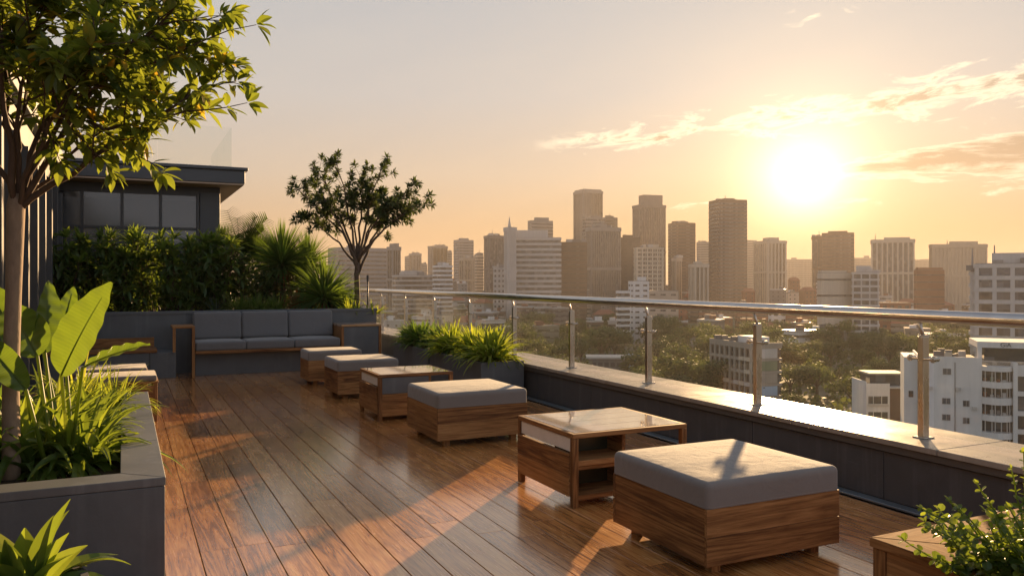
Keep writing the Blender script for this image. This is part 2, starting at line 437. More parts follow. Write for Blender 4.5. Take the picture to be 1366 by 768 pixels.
def glass_mat(name, tint, refl=1.0):
    m = bpy.data.materials.new(name); m.use_nodes = True
    T = NT(m.node_tree); T.n.clear(); out = T.new('ShaderNodeOutputMaterial')
    tr = T.new('ShaderNodeBsdfTransparent'); T.put(tr.inputs[0], (*tint, 1))
    gl = T.new('ShaderNodeBsdfGlossy'); gl.inputs['Roughness'].default_value = .015
    lw = T.new('ShaderNodeLayerWeight'); lw.inputs[0].default_value = .5
    fr = T.m('MULTIPLY_ADD', T.m('POWER', lw.outputs['Facing'], 5.0), .80, .022)
    ms = T.new('ShaderNodeMixShader'); T.put(ms.inputs[0], T.m('MULTIPLY', fr, refl, clamp=True))
    T.l.new(tr.outputs[0], ms.inputs[1]); T.l.new(gl.outputs[0], ms.inputs[2]); T.l.new(ms.outputs[0], out.inputs[0])
    return m
pane_m = glass_mat('clear_glass', (.955, .965, .955), .8)
roofglass_m = glass_mat('roof_glass', (.965, .975, .97), .10)
def window_mat(name, c1, c2, rough=.08, spec=.9):
    m, T, p, out = mat(name)
    tc = T.new('ShaderNodeTexCoord').outputs['Object']
    n = T.noise(tc, .22, 3, .6); r = rnd_attr(T)
    sn = T.new('ShaderNodeVectorMath', operation='SNAP'); T.put(sn.inputs[0], tc); T.put(sn.inputs[1], (2.3, 2.3, 3.3))
    wn = T.new('ShaderNodeTexWhiteNoise', noise_dimensions='3D'); T.put(wn.inputs['Vector'], sn.outputs[0])
    g = T.m('ADD', T.m('MULTIPLY', T.m('POWER', wn.outputs['Value'], 2.5), 1.1), T.m('MULTIPLY', n, .3), clamp=True)
    T.l.new(T.mix(g, c1, c2), p.inputs['Base Color'])
    T.l.new(T.m('MULTIPLY_ADD', wn.outputs['Value'], .15, rough), p.inputs['Roughness'])
    p.inputs['Specular IOR Level'].default_value = spec
    return m
winglass_m = window_mat('window_glass', (.018, .024, .032), (.085, .095, .11), .04, 1.0)
towerglass_m = window_mat('tower_window', (.028, .028, .03), (.15, .14, .13), .15, .7)
# ------------------------------------------------------------------ terrace
random.seed(11)
WX = 4.93       # inner face of the parapet
def make_deck():
    b = MB(); pitch = .2; x = -1.2
    y0, y1 = -2.5, 14.85
    while x < WX - .16:
        y = y0 - random.uniform(0, 2.2)
        while y < y1:
            L = random.choice([2.4, 3.0, 3.6, 1.8]); a = max(y, y0); e = min(y + L, y1)
            if e > a + .02: b.bx(x + .003, x + pitch - .003, a + .0015, e - .0015, -.028, 0, rnd=random.random())
            y += L
        x += pitch
    o = b.build('deck', deck_m, bevel=.0015, seg=1); tag(o, kind='structure')
    s = MB().bx(-9, WX + .6, -6, 24, -1.2, -.034)
    tag(s.build('terrace_slab', wall_m), kind='structure')
    h = MB().bx(-30, WX + .55, -12, 30, -36, -1.204)
    o = h.build('host_building_body', slate_m); tag(o, kind='structure'); o.name = 'terrace_building_wall'
make_deck()

def make_parapet():
    t = thing('parapet_wall', 'low dark parapet wall with pale stone coping under the glass railing', 'parapet', (WX, 0, 0))
    b = MB(); y = -4.0
    while y < 19.4:
        e = min(y + 1.35, 19.4); b.bx(0, .10, y + .003, e - .003, .02, .36); y += 1.35
    b.build('wall_panels', wall_m, t, bevel=.002, seg=1)
    MB().bx(.012, .60, -4, 19.4, -.03, .365).build('wall_core', wall_m, t)
    MB().bx(-.03, .62, -4, 19.4, .37, .42).build('coping_lip', lip_m, t, bevel=.003)
    b = MB(); y = -4.16
    while y < 19.4:
        e = min(y + 1.30, 19.4); b.bx(-.05, .66, y + .003, e - .003, .423, .462); y += 1.30
    b.build('coping', coping_m, t, bevel=.004)
    MB().bx(-.10, -.005, -4, 14.85, .002, .018).build('gutter_strip', gutter_m, t, bevel=.002, seg=1)
    # end wall of the terrace beyond the planted bed
make_parapet()

def make_railing():
    px = 5.18
    t = thing('glass_railing', 'stainless steel handrail on posts with clear glass infill along the roof edge', 'railing', (px, 0, 0))
    y0 = .52; n = 12; ys = [3.97 + 1.69 * (k - 2) for k in range(11)]
    MB().tube([(-.045, -3.5 , 1.335)] + [(-.045, y, 1.335) for y in ys] + [(-.045, 19.2, 1.335)], .047, 24).build('handrail', rail_m, t, smooth=True)
    proto = None
    for y in ys:
        if proto is None:
            p = MB(); p.bx(-.033, .033, -.024, .024, .468, 1.19)
            pm = p.build('post', steel_m, t, bevel=.006)
            pm.location = (0, y, 0)
            MB().bx(-.055, .055, -.05, .05, .4625, .470).build('base_plate', steel_m, pm, bevel=.003)
            b = MB(); b.tube([(.0, 0, 1.185), (-.012, 0, 1.215), (-.045, 0, 1.298)], [.014, .013, .012], 10)
            b.build('bracket', steel_m, pm, smooth=True)
            MB().bx(-.030, .030, -.022, .022, 1.190, 1.199).build('post_cap', steel_m, pm, bevel=.003)
            for z in (1.03, ):
                c = MB(); c.tube([(-.02, -.085, z), (-.02, .085, z)], .011, 10)
                for q in (-1, 1):
                    c.tube([(-.02, q * .085, z), (-.02, q * .10, z)], [.024, .024], 14)
                    c.tube([(-.035, q * .093, z), (.03, q * .093, z)], [.017, .017], 12)
                c.build('glass_clamp', steel_m, pm, smooth=False, bevel=.002)
            proto = pm
        else:
            c = copy_tree(proto, t); c.location = (0, y, 0)
    for a, e in zip([-2.5] + ys, ys + [19.2]):
        g = MB().bx(.044, .056, a + .05, e - .05, .49, 1.225); g.build('glass_panel', pane_m, t)
make_railing()

def make_bed():
    # raised bed behind the sofa
    t = thing('raised_planting_bed', 'long blue-grey rendered planter wall behind the sofa, full of palms and shrubs', 'planter', (0, 14.9, 0))
    MB().bx(-1.18, 4.30, 0, .16, -.03, 1.0).build('front_wall', slate_m, t, bevel=.004)
    MB().bx(-1.18, 4.32, -.012, .18, 1.0, 1.05).build('wall_cap', slate_m, t, bevel=.004)
    MB().bx(4.14, 4.30, .165, 3.0, -.03, 1.0).build('side_wall', slate_m, t, bevel=.004)
    MB().bx(-1.18, 4.135, .165, 3.0, .2, .93).build('soil', soil_m, t)
    MB().bx(4.32, 4.93, .1, 4.4, -.03, .04).build('paving', slate_m, t)
make_bed()

def make_sofa():
    t = thing('built_in_sofa', 'long grey three-seat sofa with wooden rail against the planter wall', 'sofa', (1.0, 14.1, 0))
    MB().bx(.06, 2.40, .22, .76, .0, .36).build('plinth', slate_m, t, bevel=.004)
    b = MB(); b.bx(.045, 2.43, .0, .05, .375, .425); b.bx(.045, 2.43, .055, .76, .385, .42)
    b.build('seat_rail', teak_x, t, bevel=.004)
    for k in range(3):
        x0 = .05 + k * .793
        c = MB().rbox((x0 + .395, .36, .495), (.785, .72, .15), .035, .018).build('seat_cushion', sofa_m, t, smooth=True, weld=True)
        c = MB().rbox((0, 0, 0), (.78, .16, .46), .04, 0).build('back_cushion', sofa_m, t, smooth=True, weld=True)
        c.location = (x0 + .395, .66, .80); c.rotation_euler = (R(-9), 0, 0)
    b = MB(); b.bx(-.30, .04, .0, .60, .80, .835, rnd=.7)
    b.build('armrest_top', teak_x, t, bevel=.005)
    MB().bx(-.005, .04, .003, .05, .0, .798).build('armrest_leg', teak_z, t, bevel=.004); MB().bx(-.295, -.25, .003, .05, .42, .798).build('armrest_leg', teak_z, t, bevel=.004)
    # right-hand cabinet that closes the sofa
    c = thing('side_cabinet', 'square wooden cabinet with grey front at the right end of the sofa', 'cabinet', (3.44, 14.1, 0))
    b = MB(); b.bx(0, .72, .0, .74, .76, .80, rnd=.8); b.build('tabletop', top_m, c, bevel=.005)
    MB().bx(.0, .045, .003, .74, 0, .758).build('side_panel', teak_z, c, bevel=.004); MB().bx(.675, .72, .003, .74, 0, .758).build('side_panel', teak_z, c, bevel=.004)
    MB().bx(.047, .673, .015, .06, .05, .755).build('front_panel', slate_m, c, bevel=.003)
make_sofa()

def make_low_bench():
    t = thing('corner_bench', 'low wooden bench slab on a blue-grey base left of the sofa', 'bench', (-.62, 14.2, 0))
    MB().bx(-.5, 1.38, .0, .68, .0, .415).build('base', slate_m, t, bevel=.004)
    MB().bx(.98, 1.0, -.008, .0, .05, .42).build('base_joint', darkmetal_m, t)
    b = MB(); b.bx(-.5, 1.10, -.02, .35, .42, .47, rnd=.3); b.bx(-.5, 1.10, .355, .50, .42, .47, rnd=.5); b.build('seat', teak_x, t, bevel=.004)
    b = MB(); b.bx(-.5, 1.07, .50, .56, .475, .63, rnd=.6); b.build('back_rail', teak_x, t, bevel=.004)
make_low_bench()

# ------------------------------------------------------------------ stools and tables
def plank_side(b, x0, x1, y0, y1, z0, z1, n=2, gap=.002):
    hh = (z1 - z0) / n
    for k in range(n): b.bx(x0, x1, y0, y1, z0 + k * hh + (gap if k else 0), z0 + (k + 1) * hh, rnd=random.random())

def make_ottoman(x, y, w, d, label, h=.51, base=.37):
    t = thing('ottoman', label, 'ottoman', (x, y, 0), 0, 'ottomans in a row beside the parapet')
    f = MB(); plank_side(f, 0, w, 0, .022, .062, base); f.build('front_panel', teak_x, t, bevel=.0015, seg=1)
    f = MB(); plank_side(f, 0, w, d - .022, d, .062, base); f.build('back_panel', teak_x, t, bevel=.0015, seg=1)
    for xa in (0.002, w - .024):
        f = MB(); plank_side(f, xa, xa + .022, .0235, d - .0235, .062, base - .001); f.build('side_panel', teak_y, t, bevel=.0015, seg=1)
    MB().bx(.024, w - .024, .024, d - .024, .075, base - .012).build('deck_board', darkmetal_m, t)
    for sx in (.09, w - .15):
        for sy in (.07, d - .13):
            MB().bx(sx, sx + .06, sy, sy + .06, 0, .074).build('foot', teak_z, t, bevel=.0015, seg=1)
    hc = h - base
    c = MB().rbox((w / 2, d / 2, base + hc / 2 + .001), (w + .006, d + .006, hc), .036, .012, m=9, square=True).build('cushion', cush_m, t, smooth=True, weld=True)
    p = MB(); zt = h - .022; e = .005; r = .04; pts = []
    for cx, cy, a0 in ((w - e - r, d - e - r, 0), (e + r, d - e - r, 90), (e + r, e + r, 180), (w - e - r, e + r, 270)):
        for k in range(5):
            a = R(a0 + k * 22.5); pts.append((cx + r * math.cos(a), cy + r * math.sin(a), zt))
    pts.append(pts[0])
    p.tube(pts, .0042, 6, caps=False)
    p.tube([(a_ + (.004 if a_ > w / 2 else -.004), b_ + (.004 if b_ > d / 2 else -.004), base + .010) for a_, b_, _ in pts], .0045, 6, caps=False)
    p.build('piping', pipe_m, c, smooth=True)
    return t
make_ottoman(2.80, 3.44, .97, .92, 'nearest large ottoman, grey cushion striped by a post shadow on a teak plank base')
make_ottoman(2.68, 7.22, .95, .92, 'square grey-cushioned ottoman between the two wooden side tables')
make_ottoman(2.56, 10.70, .84, .80, 'grey-cushioned ottoman just beyond the farther side table')
make_ottoman(2.50, 12.30, .82, .62, 'farthest grey ottoman, standing in front of the sofa cabinet')

def make_table(x, y, w, d, label, h=.52, closed=False):
    t = thing('side_table', label, 'side table', (x, y, 0), 0, 'wooden side tables between the ottomans')
    b = MB(); b.bx(0, w, 0, .035, h - .035, h - .002); b.bx(0, w, d - .035, d, h - .035, h - .002); b.build('top_frame', teak_x, t, bevel=.003)
    MB().bx(0, .035, .036, d - .036, h - .035, h - .002).build('top_edge', teak_y, t, bevel=.003); MB().bx(w - .035, w, .036, d - .036, h - .035, h - .002).build('top_edge', teak_y, t, bevel=.003)
    b = MB(); nb = 4; ww = (d - .072) / nb
    for k in range(nb): b.bx(.036, w - .036, .036 + k * ww + .001, .036 + (k + 1) * ww - .001, h - .030, h, rnd=random.random())
    b.build('tabletop', top_m, t, bevel=.0015, seg=1)
    cw = .50
    # left side: white drawer over planks
    MB().bx(.010, .030, .045, d - .045, h - .135, h - .04).build('drawer_front', white_m, t, bevel=.004)
    f = MB(); plank_side(f, -.012, .018, .046, d - .02, .075, h - .145); f.build('side_panel', teak_y, t, bevel=.003)
    for (lx, ly, lz) in ((0, 0, 0), (0, d - .045, 0), (w - .045, 0, 0), (w - .045, d - .045, 0)):
        MB().bx(lx, lx + .045, ly, ly + .045, lz, h - .036).build('leg', teak_z, t, bevel=.003)
    MB().bx(cw - .03, cw, .10, d - .05, .05, h - .037).build('divider', teak_y, t, bevel=.003)
    MB().bx(.03, cw - .032, .30, .325, .06, h - .04).build('back_panel', glassgreen_m, t)
    if closed:
        MB().bx(.046, cw + .1, .008, .03, .30, h - .037).build('front_panel', slate_m, t, bevel=.003)
        f = MB(); plank_side(f, .046, cw + .1, .006, .03, .052, .297); f.build('lower_panel', teak_x, t, bevel=.003)
        MB().bx(.046, w - .30, .008, d - .1, .045, .0515).build('bottom_board', teak_x, t)
        return t
    MB().bx(.046, cw - .032, .01, .298, .05, .085).build('bottom_shelf', teak_x, t, bevel=.003)
    f = MB(); f.bx(.046, cw - .032, .015, .298, .285, .325, rnd=.9); f.bx(.046, cw - .032, .030, .298, .255, .28, rnd=.2); f.build('middle_shelf', teak_x, t, bevel=.003)
    return t
make_table(2.82, 4.90, .98, .88, 'nearer wooden side table with open shelves and glossy top catching the sun')
make_table(2.58, 8.86, .90, .80, 'farther wooden side table with a white drawer and closed grey front, beyond the middle ottoman', closed=True)

# left seats by the big planter
def make_left_stool(x, y, w, d, label):
    t = thing('bench_stool', label, 'stool', (x, y, 0), 0, 'cushioned wooden stools behind the big planter')
    for lx in (0, w - .045):
        for ly in (0, d - .045): MB().bx(lx, lx + .045, ly, ly + .045, 0, .43).build('leg', teak_z, t, bevel=.003)
    f = MB(); plank_side(f, .003, w - .003, .004, .03, .10, .40); f.build('front_panel', teak_x, t, bevel=.003)
    f = MB(); plank_side(f, w - .031, w - .005, .05, d - .05, .10, .40); f.build('side_panel', teak_y, t, bevel=.003)
    MB().bx(-.01, w + .01, -.01, d + .01, .431, .452).build('seat_board', teak_x, t, bevel=.003)
    MB().rbox((w / 2, d / 2, .484), (w - .01, d - .01, .062), .02, .008).build('cushion', cush_m, t, smooth=True, weld=True)
make_left_stool(-.50, 9.95, .84, .62, 'low wooden stool with pinkish grey cushion nearer the big planter')
make_left_stool(-.58, 10.85, .84, .62, 'second cushioned wooden stool, just behind the one by the big planter')

# ------------------------------------------------------------------ planters
def make_big_planter():
    x0, x1, y0, y1 = -1.15, .20, 4.67, 8.3
    t = thing('large_planter', 'big dark blue-grey planter box with paler rim in the left foreground', 'planter', (x0, y0, 0))
    w, d = x1 - x0, y1 - y0
    b = MB(); b.bx(.0, w - .004, .004, .06, 0, .503); b.build('front_panel', slate_m, t, bevel=.005)
    b = MB(); b.bx(w - .06, w - .004, .062, d - .01, 0, .503); b.build('side_panel', slate_m, t, bevel=.005)
    MB().bx(0, w - .06, d - .06, d - .01, 0, .5).build('back_panel', slate_m, t, bevel=.005)
    b = MB(); L = [(0, w - .22, 0, .20)]
    b.add([(0, 0, .505), (w, 0, .505), (w - .22, .20, .505), (0, .20, .505), (0, 0, .55), (w, 0, .55), (w - .22, .20, .55), (0, .20, .55)],
          [(3, 2, 1, 0), (4, 5, 6, 7), (0, 1, 5, 4), (1, 2, 6, 5), (2, 3, 7, 6), (3, 0, 4, 7)], .3)
    ys = [.20, 1.1, 2.0, 2.9, d]
    b.add([(w, .003, .505), (w, 1.1, .505), (w - .22, 1.1, .505), (w - .22, .203, .505), (w, .003, .55), (w, 1.1, .55), (w - .22, 1.1, .55), (w - .22, .203, .55)],
          [(3, 2, 1, 0), (4, 5, 6, 7), (0, 1, 5, 4), (1, 2, 6, 5), (2, 3, 7, 6), (3, 0, 4, 7)], .6)
    for a, e in ((1.1, 2.0), (2.0, 2.9), (2.9, d)): b.bx(w - .22, w, a + .003, e, .505, .55)
    b.build('rim', rim_m, t, bevel=.004)
    MB().bx(0, w - .062, .063, d - .063, .0, .44).build('soil', soil_m, t)
make_big_planter()

def make_trough(y0, y1, label):
    x0, x1, h = 4.23, 4.86, .50
    t = thing('trough_planter', label, 'planter', (x0, y0, 0), 0, 'grey trough planters against the parapet')
    w, d = x1 - x0, y1 - y0
    b = MB(); b.bx(0, w, 0, .03, 0.01, h); b.bx(0, w, d - .03, d, 0.01, h); b.bx(0, .03, .031, d - .031, .01, h); b.bx(w - .03, w, .031, d - .031, .01, h)
    b.build('box', slate_m, t, bevel=.004)
    MB().bx(.031, w - .031, .031, d - .031, .05, h - .05).build('soil', soil_m, t)
make_trough(9.77, 11.75, 'nearer grey trough planter with bright green tufts, beside the parapet')
make_trough(11.85, 13.60, 'farther grey trough planter with darker tufts, beside the parapet')

def make_wood_planter():
    x0, y1, w, d, h = 2.87, 2.46, 1.9, 1.5, .5
    t = thing('wooden_planter', 'teak planter box with slatted top in the right foreground corner', 'planter', (x0, y1 - d, 0))
    for lx, ly in ((0.01, 0.01), (.01, d - .07), (w - .07, .01), (w - .07, d - .07)): MB().bx(lx, lx + .06, ly, ly + .06, 0, h - .042).build('leg', teak_z, t, bevel=.004)
    f = MB(); plank_side(f, .018, .045, .072, d - .072, .06, h - .045); f.build('side_panel', teak_y, t, bevel=.003)
    f = MB(); plank_side(f, .072, w - .072, d - .045, d - .018, .06, h - .045); f.build('back_panel', teak_x, t, bevel=.003)
    b = MB()
    b.add([(0, d, h - .04), (0, 0, h - .04), (.20, 0, h - .04), (.20, d - .20, h - .04), (0, d, h), (0, 0, h), (.20, 0, h), (.20, d - .20, h)],
          [(3, 2, 1, 0), (4, 5, 6, 7), (0, 1, 5, 4), (1, 2, 6, 5), (2, 3, 7, 6), (3, 0, 4, 7)], .55)
    b.build('top_frame', teak_dry_y, t, bevel=.004)
    b = MB()
    b.add([(0.004, d, h - .04), (.204, d - .20, h - .04), (w, d - .20, h - .04), (w, d, h - .04), (0.004, d, h), (.204, d - .20, h), (w, d - .20, h), (w, d, h)],
          [(3, 2, 1, 0), (4, 5, 6, 7), (0, 1, 5, 4), (1, 2, 6, 5), (2, 3, 7, 6), (3, 0, 4, 7)], .75)
    b.build('top_rail', teak_dry_x, t, bevel=.004)
    b = MB()
    for k in range(4): b.bx(.205, w, d - .275 - k * .075, d - .215 - k * .075, h - .045, h - .010)
    b.build('slats', teak_dry_x, t, bevel=.003)
    MB().bx(.05, w - .05, .05, d - .52, .05, h - .05).build('soil', soil_m, t)
make_wood_planter()

# ------------------------------------------------------------------ pavilion and glazed wing
def make_pavilion():
    t = thing('roof_pavilion', 'dark flat-roofed pavilion with a band of windows behind the hedge', 'building', (0, 0, 0))
    yf = 19.0
    MB().bx(-6, 1.92, yf, yf + 6, -.1, 2.2).build('wall', darkmetal_m, t)
    MB().bx(-6, 1.92, yf + .05, yf + 6, 3.50, 3.62).build('lintel', darkmetal_m, t)
    MB().bx(1.50, 1.92, yf, yf + 6, 2.203, 3.497).build('corner_pier', roofedge_m, t, bevel=.01)
    MB().bx(-6, 1.498, yf + .5, yf + 5, 2.203, 3.49).build('room_interior', darkmetal_m, t)
    fr = MB()
    xs = [1.46 - .75 * k for k in range(0, 9)]
    fr.bx(xs[-1], 1.498, yf + .02, yf + .10, 3.42, 3.498); fr.bx(xs[-1], 1.498, yf + .02, yf + .10, 2.66, 2.72); fr.bx(xs[-1], 1.498, yf + .02, yf + .10, 2.204, 2.26)
    fr.build('window_frame', darkmetal_m, t)
    for k in range(9):
        m_ = MB().bx(xs[k] - .03, xs[k] + .03, yf + .003, yf + .12, 2.204, 3.496).build('mullion', darkmetal_m, t)
    for k in range(8):
        for z0, z1 in ((2.262, 2.658), (2.722, 3.418)):
            MB().bx(xs[k + 1] + .031, xs[k] - .031, yf + .06, yf + .07, z0, z1).build('window_pane', winglass_m, t)
    yo = yf - .7
    MB().bx(-7, 2.36, yo, yf + 7, 3.66, 3.93).build('roof_slab', roofedge_m, t, bevel=.01)
    MB().bx(-7, 2.42, yo - .05, yf + 7.05, 3.935, 4.0).build('roof_edge', roofedge_m, t, bevel=.008)
    MB().bx(-7, 2.34, yo + .02, yf + 7, 3.625, 3.657).build('soffit', soffit_m, t)
    # clear balustrade on the roof
    g = thing('roof_balustrade', 'frameless clear glass balustrade standing on the pavilion roof', 'railing', (0, 0, 4.0))
    for k in range(5):
        MB().bx(2.12 - 1.5 * (k + 1) + .02, 2.12 - 1.5 * k, yo + .3, yo + .315, .005, .90).build('glass_panel', roofglass_m, g)
    for k in range(3):
        MB().bx(2.105, 2.12, yo + .33 + 1.5 * k, yo + .33 + 1.5 * k + 1.47, .005, .90).build('glass_panel', roofglass_m, g)
    MB().bx(-6, 2.125, yo + .295, yo + .32, .0, .05).build('base_channel', steel_m, g)
make_pavilion()

def make_wing():
    t = thing('glazed_wing', 'dark glazed building wing with tall vertical fins on the left of the terrace', 'building', (-1.2, 0, 0))
    MB().bx(-6, -.30, 1.5, 24, 0, 3.62).build('wall', darkmetal_m, t)
    MB().bx(-6.2, .16, 1.3, 18.2, 3.64, 3.98).build('roof_slab', roofedge_m, t, bevel=.01)
    MB().bx(-.28, .05, 1.5, 18.2, 3.30, 3.635).build('fascia_beam', roofedge_m, t, bevel=.006)
    y = 2.0
    while y < 18.4:
        MB().bx(-.298, .10, y, y + .14, 0, 3.295).build('fin', roofedge_m, t, bevel=.006)
        MB().bx(-.22, -.205, y + .15, y + 1.23, .1, 3.29).build('window_pane', winglass_m, t)
        MB().bx(-.23, -.19, y + .145, y + 1.235, 0, .095).build('sill', darkmetal_m, t)
        y += 1.25
make_wing()
# ------------------------------------------------------------------ plants
rs = random.Random(5)
def rdir(r, elev_lo, elev_hi, az=None, spread=PI):
    a = r.uniform(0, 2 * PI) if az is None else az + r.uniform(-spread, spread)
    e = R(r.uniform(elev_lo, elev_hi)); return Vector((math.cos(a) * math.cos(e), math.sin(a) * math.cos(e), math.sin(e)))

WK = 1.0
def tuft(name, label, loc, n, L, Wd, matl, group=None, elo=15, ehi=85, droop=1.0, base_r=.05, kind='strap', fold=.2, stem=0.0, stem_r=.03, seed=1, zj=0.0, seg=6, cat='plant', stem_mat=None, side=None):
    """rosette or clump of arching leaves"""
    r = random.Random(seed)
    t = thing(name, label, cat, loc, 0, group); b = MB()
    for i in range(n):
        a = r.uniform(0, 2 * PI); rr = base_r * math.sqrt(r.random())
        p = Vector((rr * math.cos(a), rr * math.sin(a), stem + r.uniform(-zj, zj)))
        e = lerp(elo, ehi, r.random() ** .8)
        d = rdir(r, e, e, a, .7)
        if side: d = (d + Vector(side) * r.uniform(0, .6)).normalized()
        l = L * r.uniform(.65, 1.15)
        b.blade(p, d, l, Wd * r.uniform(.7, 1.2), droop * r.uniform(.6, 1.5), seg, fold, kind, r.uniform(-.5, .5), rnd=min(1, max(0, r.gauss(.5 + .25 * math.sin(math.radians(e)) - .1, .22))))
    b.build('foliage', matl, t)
    if stem > 0:
        MB().tube([(0, 0, -.05), (r.uniform(-.02, .02), r.uniform(-.02, .02), stem * .5), (0, 0, stem)], [stem_r * 1.2, stem_r, stem_r * .9], 10).build('stem', stem_mat or darkbark_m, t, smooth=True)
    return t

def path_pts(p0, p1, bend, n, r):
    p0, p1 = Vector(p0), Vector(p1); mid = (p0 + p1) / 2 + Vector(bend); pts = []
    for i in range(n + 1):
        t = i / n; q = p0 * (1 - t) ** 2 + mid * 2 * t * (1 - t) + p1 * t * t
        if 0 < i < n: q += Vector((r.uniform(-1, 1), r.uniform(-1, 1), r.uniform(-1, 1))) * (p1 - p0).length * .018
        pts.append(q)
    return pts

def whorl(b, p, d, n, L, Wd, r, droop=.7, kind='leaf', spread=(20, 75), rlo=0, rhi=1):
    d = Vector(d).normalized(); q = d.to_track_quat('Z', 'Y')
    a0 = r.uniform(0, 6.28)
    for i in range(n):
        th = R(r.uniform(*spread)); a = a0 + i * 2.4 + r.uniform(-.3, .3)
        v = q @ Vector((math.sin(th) * math.cos(a), math.sin(th) * math.sin(a), math.cos(th)))
        b.blade(p + v * .012, v, L * r.uniform(.7, 1.15), Wd * r.uniform(.75, 1.15), droop * r.uniform(.4, 1.5), 5, .14, kind, r.uniform(-.7, .7), rnd=r.uniform(rlo, rhi))

def make_front_tree():
    r = random.Random(21)
    base = W(-2.93, 4.72, .42)
    t = thing('courtyard_tree', 'broad-leaved tree with yellowing leaves rising from the large left planter', 'tree', base)
    fork = Vector((0.03, 0.02, 1.60))
    tr = MB(); tr.tube([(0, 0, -.05), (.01, 0, .1), (.005, .01, .6), (.02, 0, 1.1), fork, fork + Vector((0, 0, .08))], [.060, .050, .045, .043, .050, .035], 14)
    tw = tr.build('trunk', bark_m, t, smooth=True)
    br = MB(); lf = MB(); LL, LW = .132, .060
    right = Vector((CT, -ST, 0)); fwd = Vector((ST, CT, 0))
    def L2(lat, dep, z): return right * lat + fwd * dep + Vector((0, 0, z))
    # limbs: end points relative to the base (lateral, depth, height)
    ends = [(1.08, .1, 2.32, .019), (1.0, -.1, 2.72, .019), (.50, .25, 2.95, .018), (.15, -.3, 3.2, .018), (-.35, .2, 3.1, .016), (-.7, 0, 2.75, .016),
            (.66, -.30, 2.50, .014), (.95, .25, 3.1, .015), (.6, .3, 2.32, .012), (.3, -.2, 2.75, .014), (.05, .2, 2.5, .012)]
    twigs = []
    for lat, dep, z, rad in ends:
        e = L2(lat, dep, z)
        bend = Vector((0, 0, .10 if z > 2.6 else -.05)) + (right * (-.1 if lat > 0 else .1))
        pts = path_pts(fork - Vector((0, 0, .03)), e, bend, 9, r)
        br.tube(pts, [rad * (1 - .80 * i / 9) + .002 for i in range(10)], 8, rnd=r.random())
        twigs.append((pts[-1], (pts[-1] - pts[-2]).normalized(), 1.0))
        for k in range(11):
            i = r.choice([4, 5, 6, 7, 8]); i2 = min(i + 1, 9)
            p = pts[i].lerp(pts[i2], r.random()); d = (pts[i2] - pts[i]).normalized()
            out = (d + Vector((r.uniform(-1, 1), r.uniform(-1, 1), r.uniform(-.6, 1))) * .95).normalized()
            l = r.uniform(.18, .46) * (1 - .25 * (i / 9)); q = p + out * l - Vector((0, 0, .04))
            pp = path_pts(p, q, (0, 0, .03), 4, r)
            br.tube(pp, [.0075, .006, .005, .0038, .0025], 5, rnd=r.random())
            twigs.append((pp[-1], (pp[-1] - pp[-2]).normalized(), .9))
            for m_ in (1, 2, 3):
                if r.random() < .75:
                    o2 = (out + Vector((r.uniform(-1, 1), r.uniform(-1, 1), r.uniform(-.8, .7)))).normalized()
                    q2 = pp[m_] + o2 * r.uniform(.10, .24)
                    br.tube([pp[m_], (pp[m_] + q2) / 2 + Vector((0, 0, .01)), q2], [.004, .003, .002], 4)
                    twigs.append((q2, o2, .8))
            for m_ in range(1, 4):
                whorl(lf, pp[m_], out, 1, LL, LW, r, .8, spread=(45, 85))
    for p, d, s in twigs:
        whorl(lf, p, d, r.randint(5, 8), LL * s * 1.05, LW * s, r, .8)
        whorl(lf, p - d * .05, d, 3, LL * s, LW * s, r, .8, spread=(50, 90))
    # the two long shoots reaching out over the terrace
    for end, start in ((L2(1.38, .02, 2.21), L2(.5, .05, 2.05)), (L2(1.44, .0, 2.66), L2(.45, .0, 2.3)), (L2(.88, 0, 1.80), L2(.45, 0, 2.1)), (L2(.60, 0, 1.80), L2(.3, 0, 2.1)), (L2(.35, -.1, 1.85), L2(.2, 0, 2.1))):
        pp = path_pts(start, end, (0, 0, .03), 7, r); br.tube(pp, [.011, .0095, .008, .007, .0055, .0045, .003, .002], 6)
        for m_ in range(2, 8): whorl(lf, pp[m_], pp[m_] - pp[m_ - 1], 4 if m_ < 7 else 8, LL * .9, LW * .85, r, .5, spread=(30, 70), rlo=.2, rhi=.8)
    br.build('branches', darkbark_m, t, smooth=True)
    o = lf.build('crown', leaf_tree, t)
    print('front tree leaves', len(lf.f) // 10)
make_front_tree()

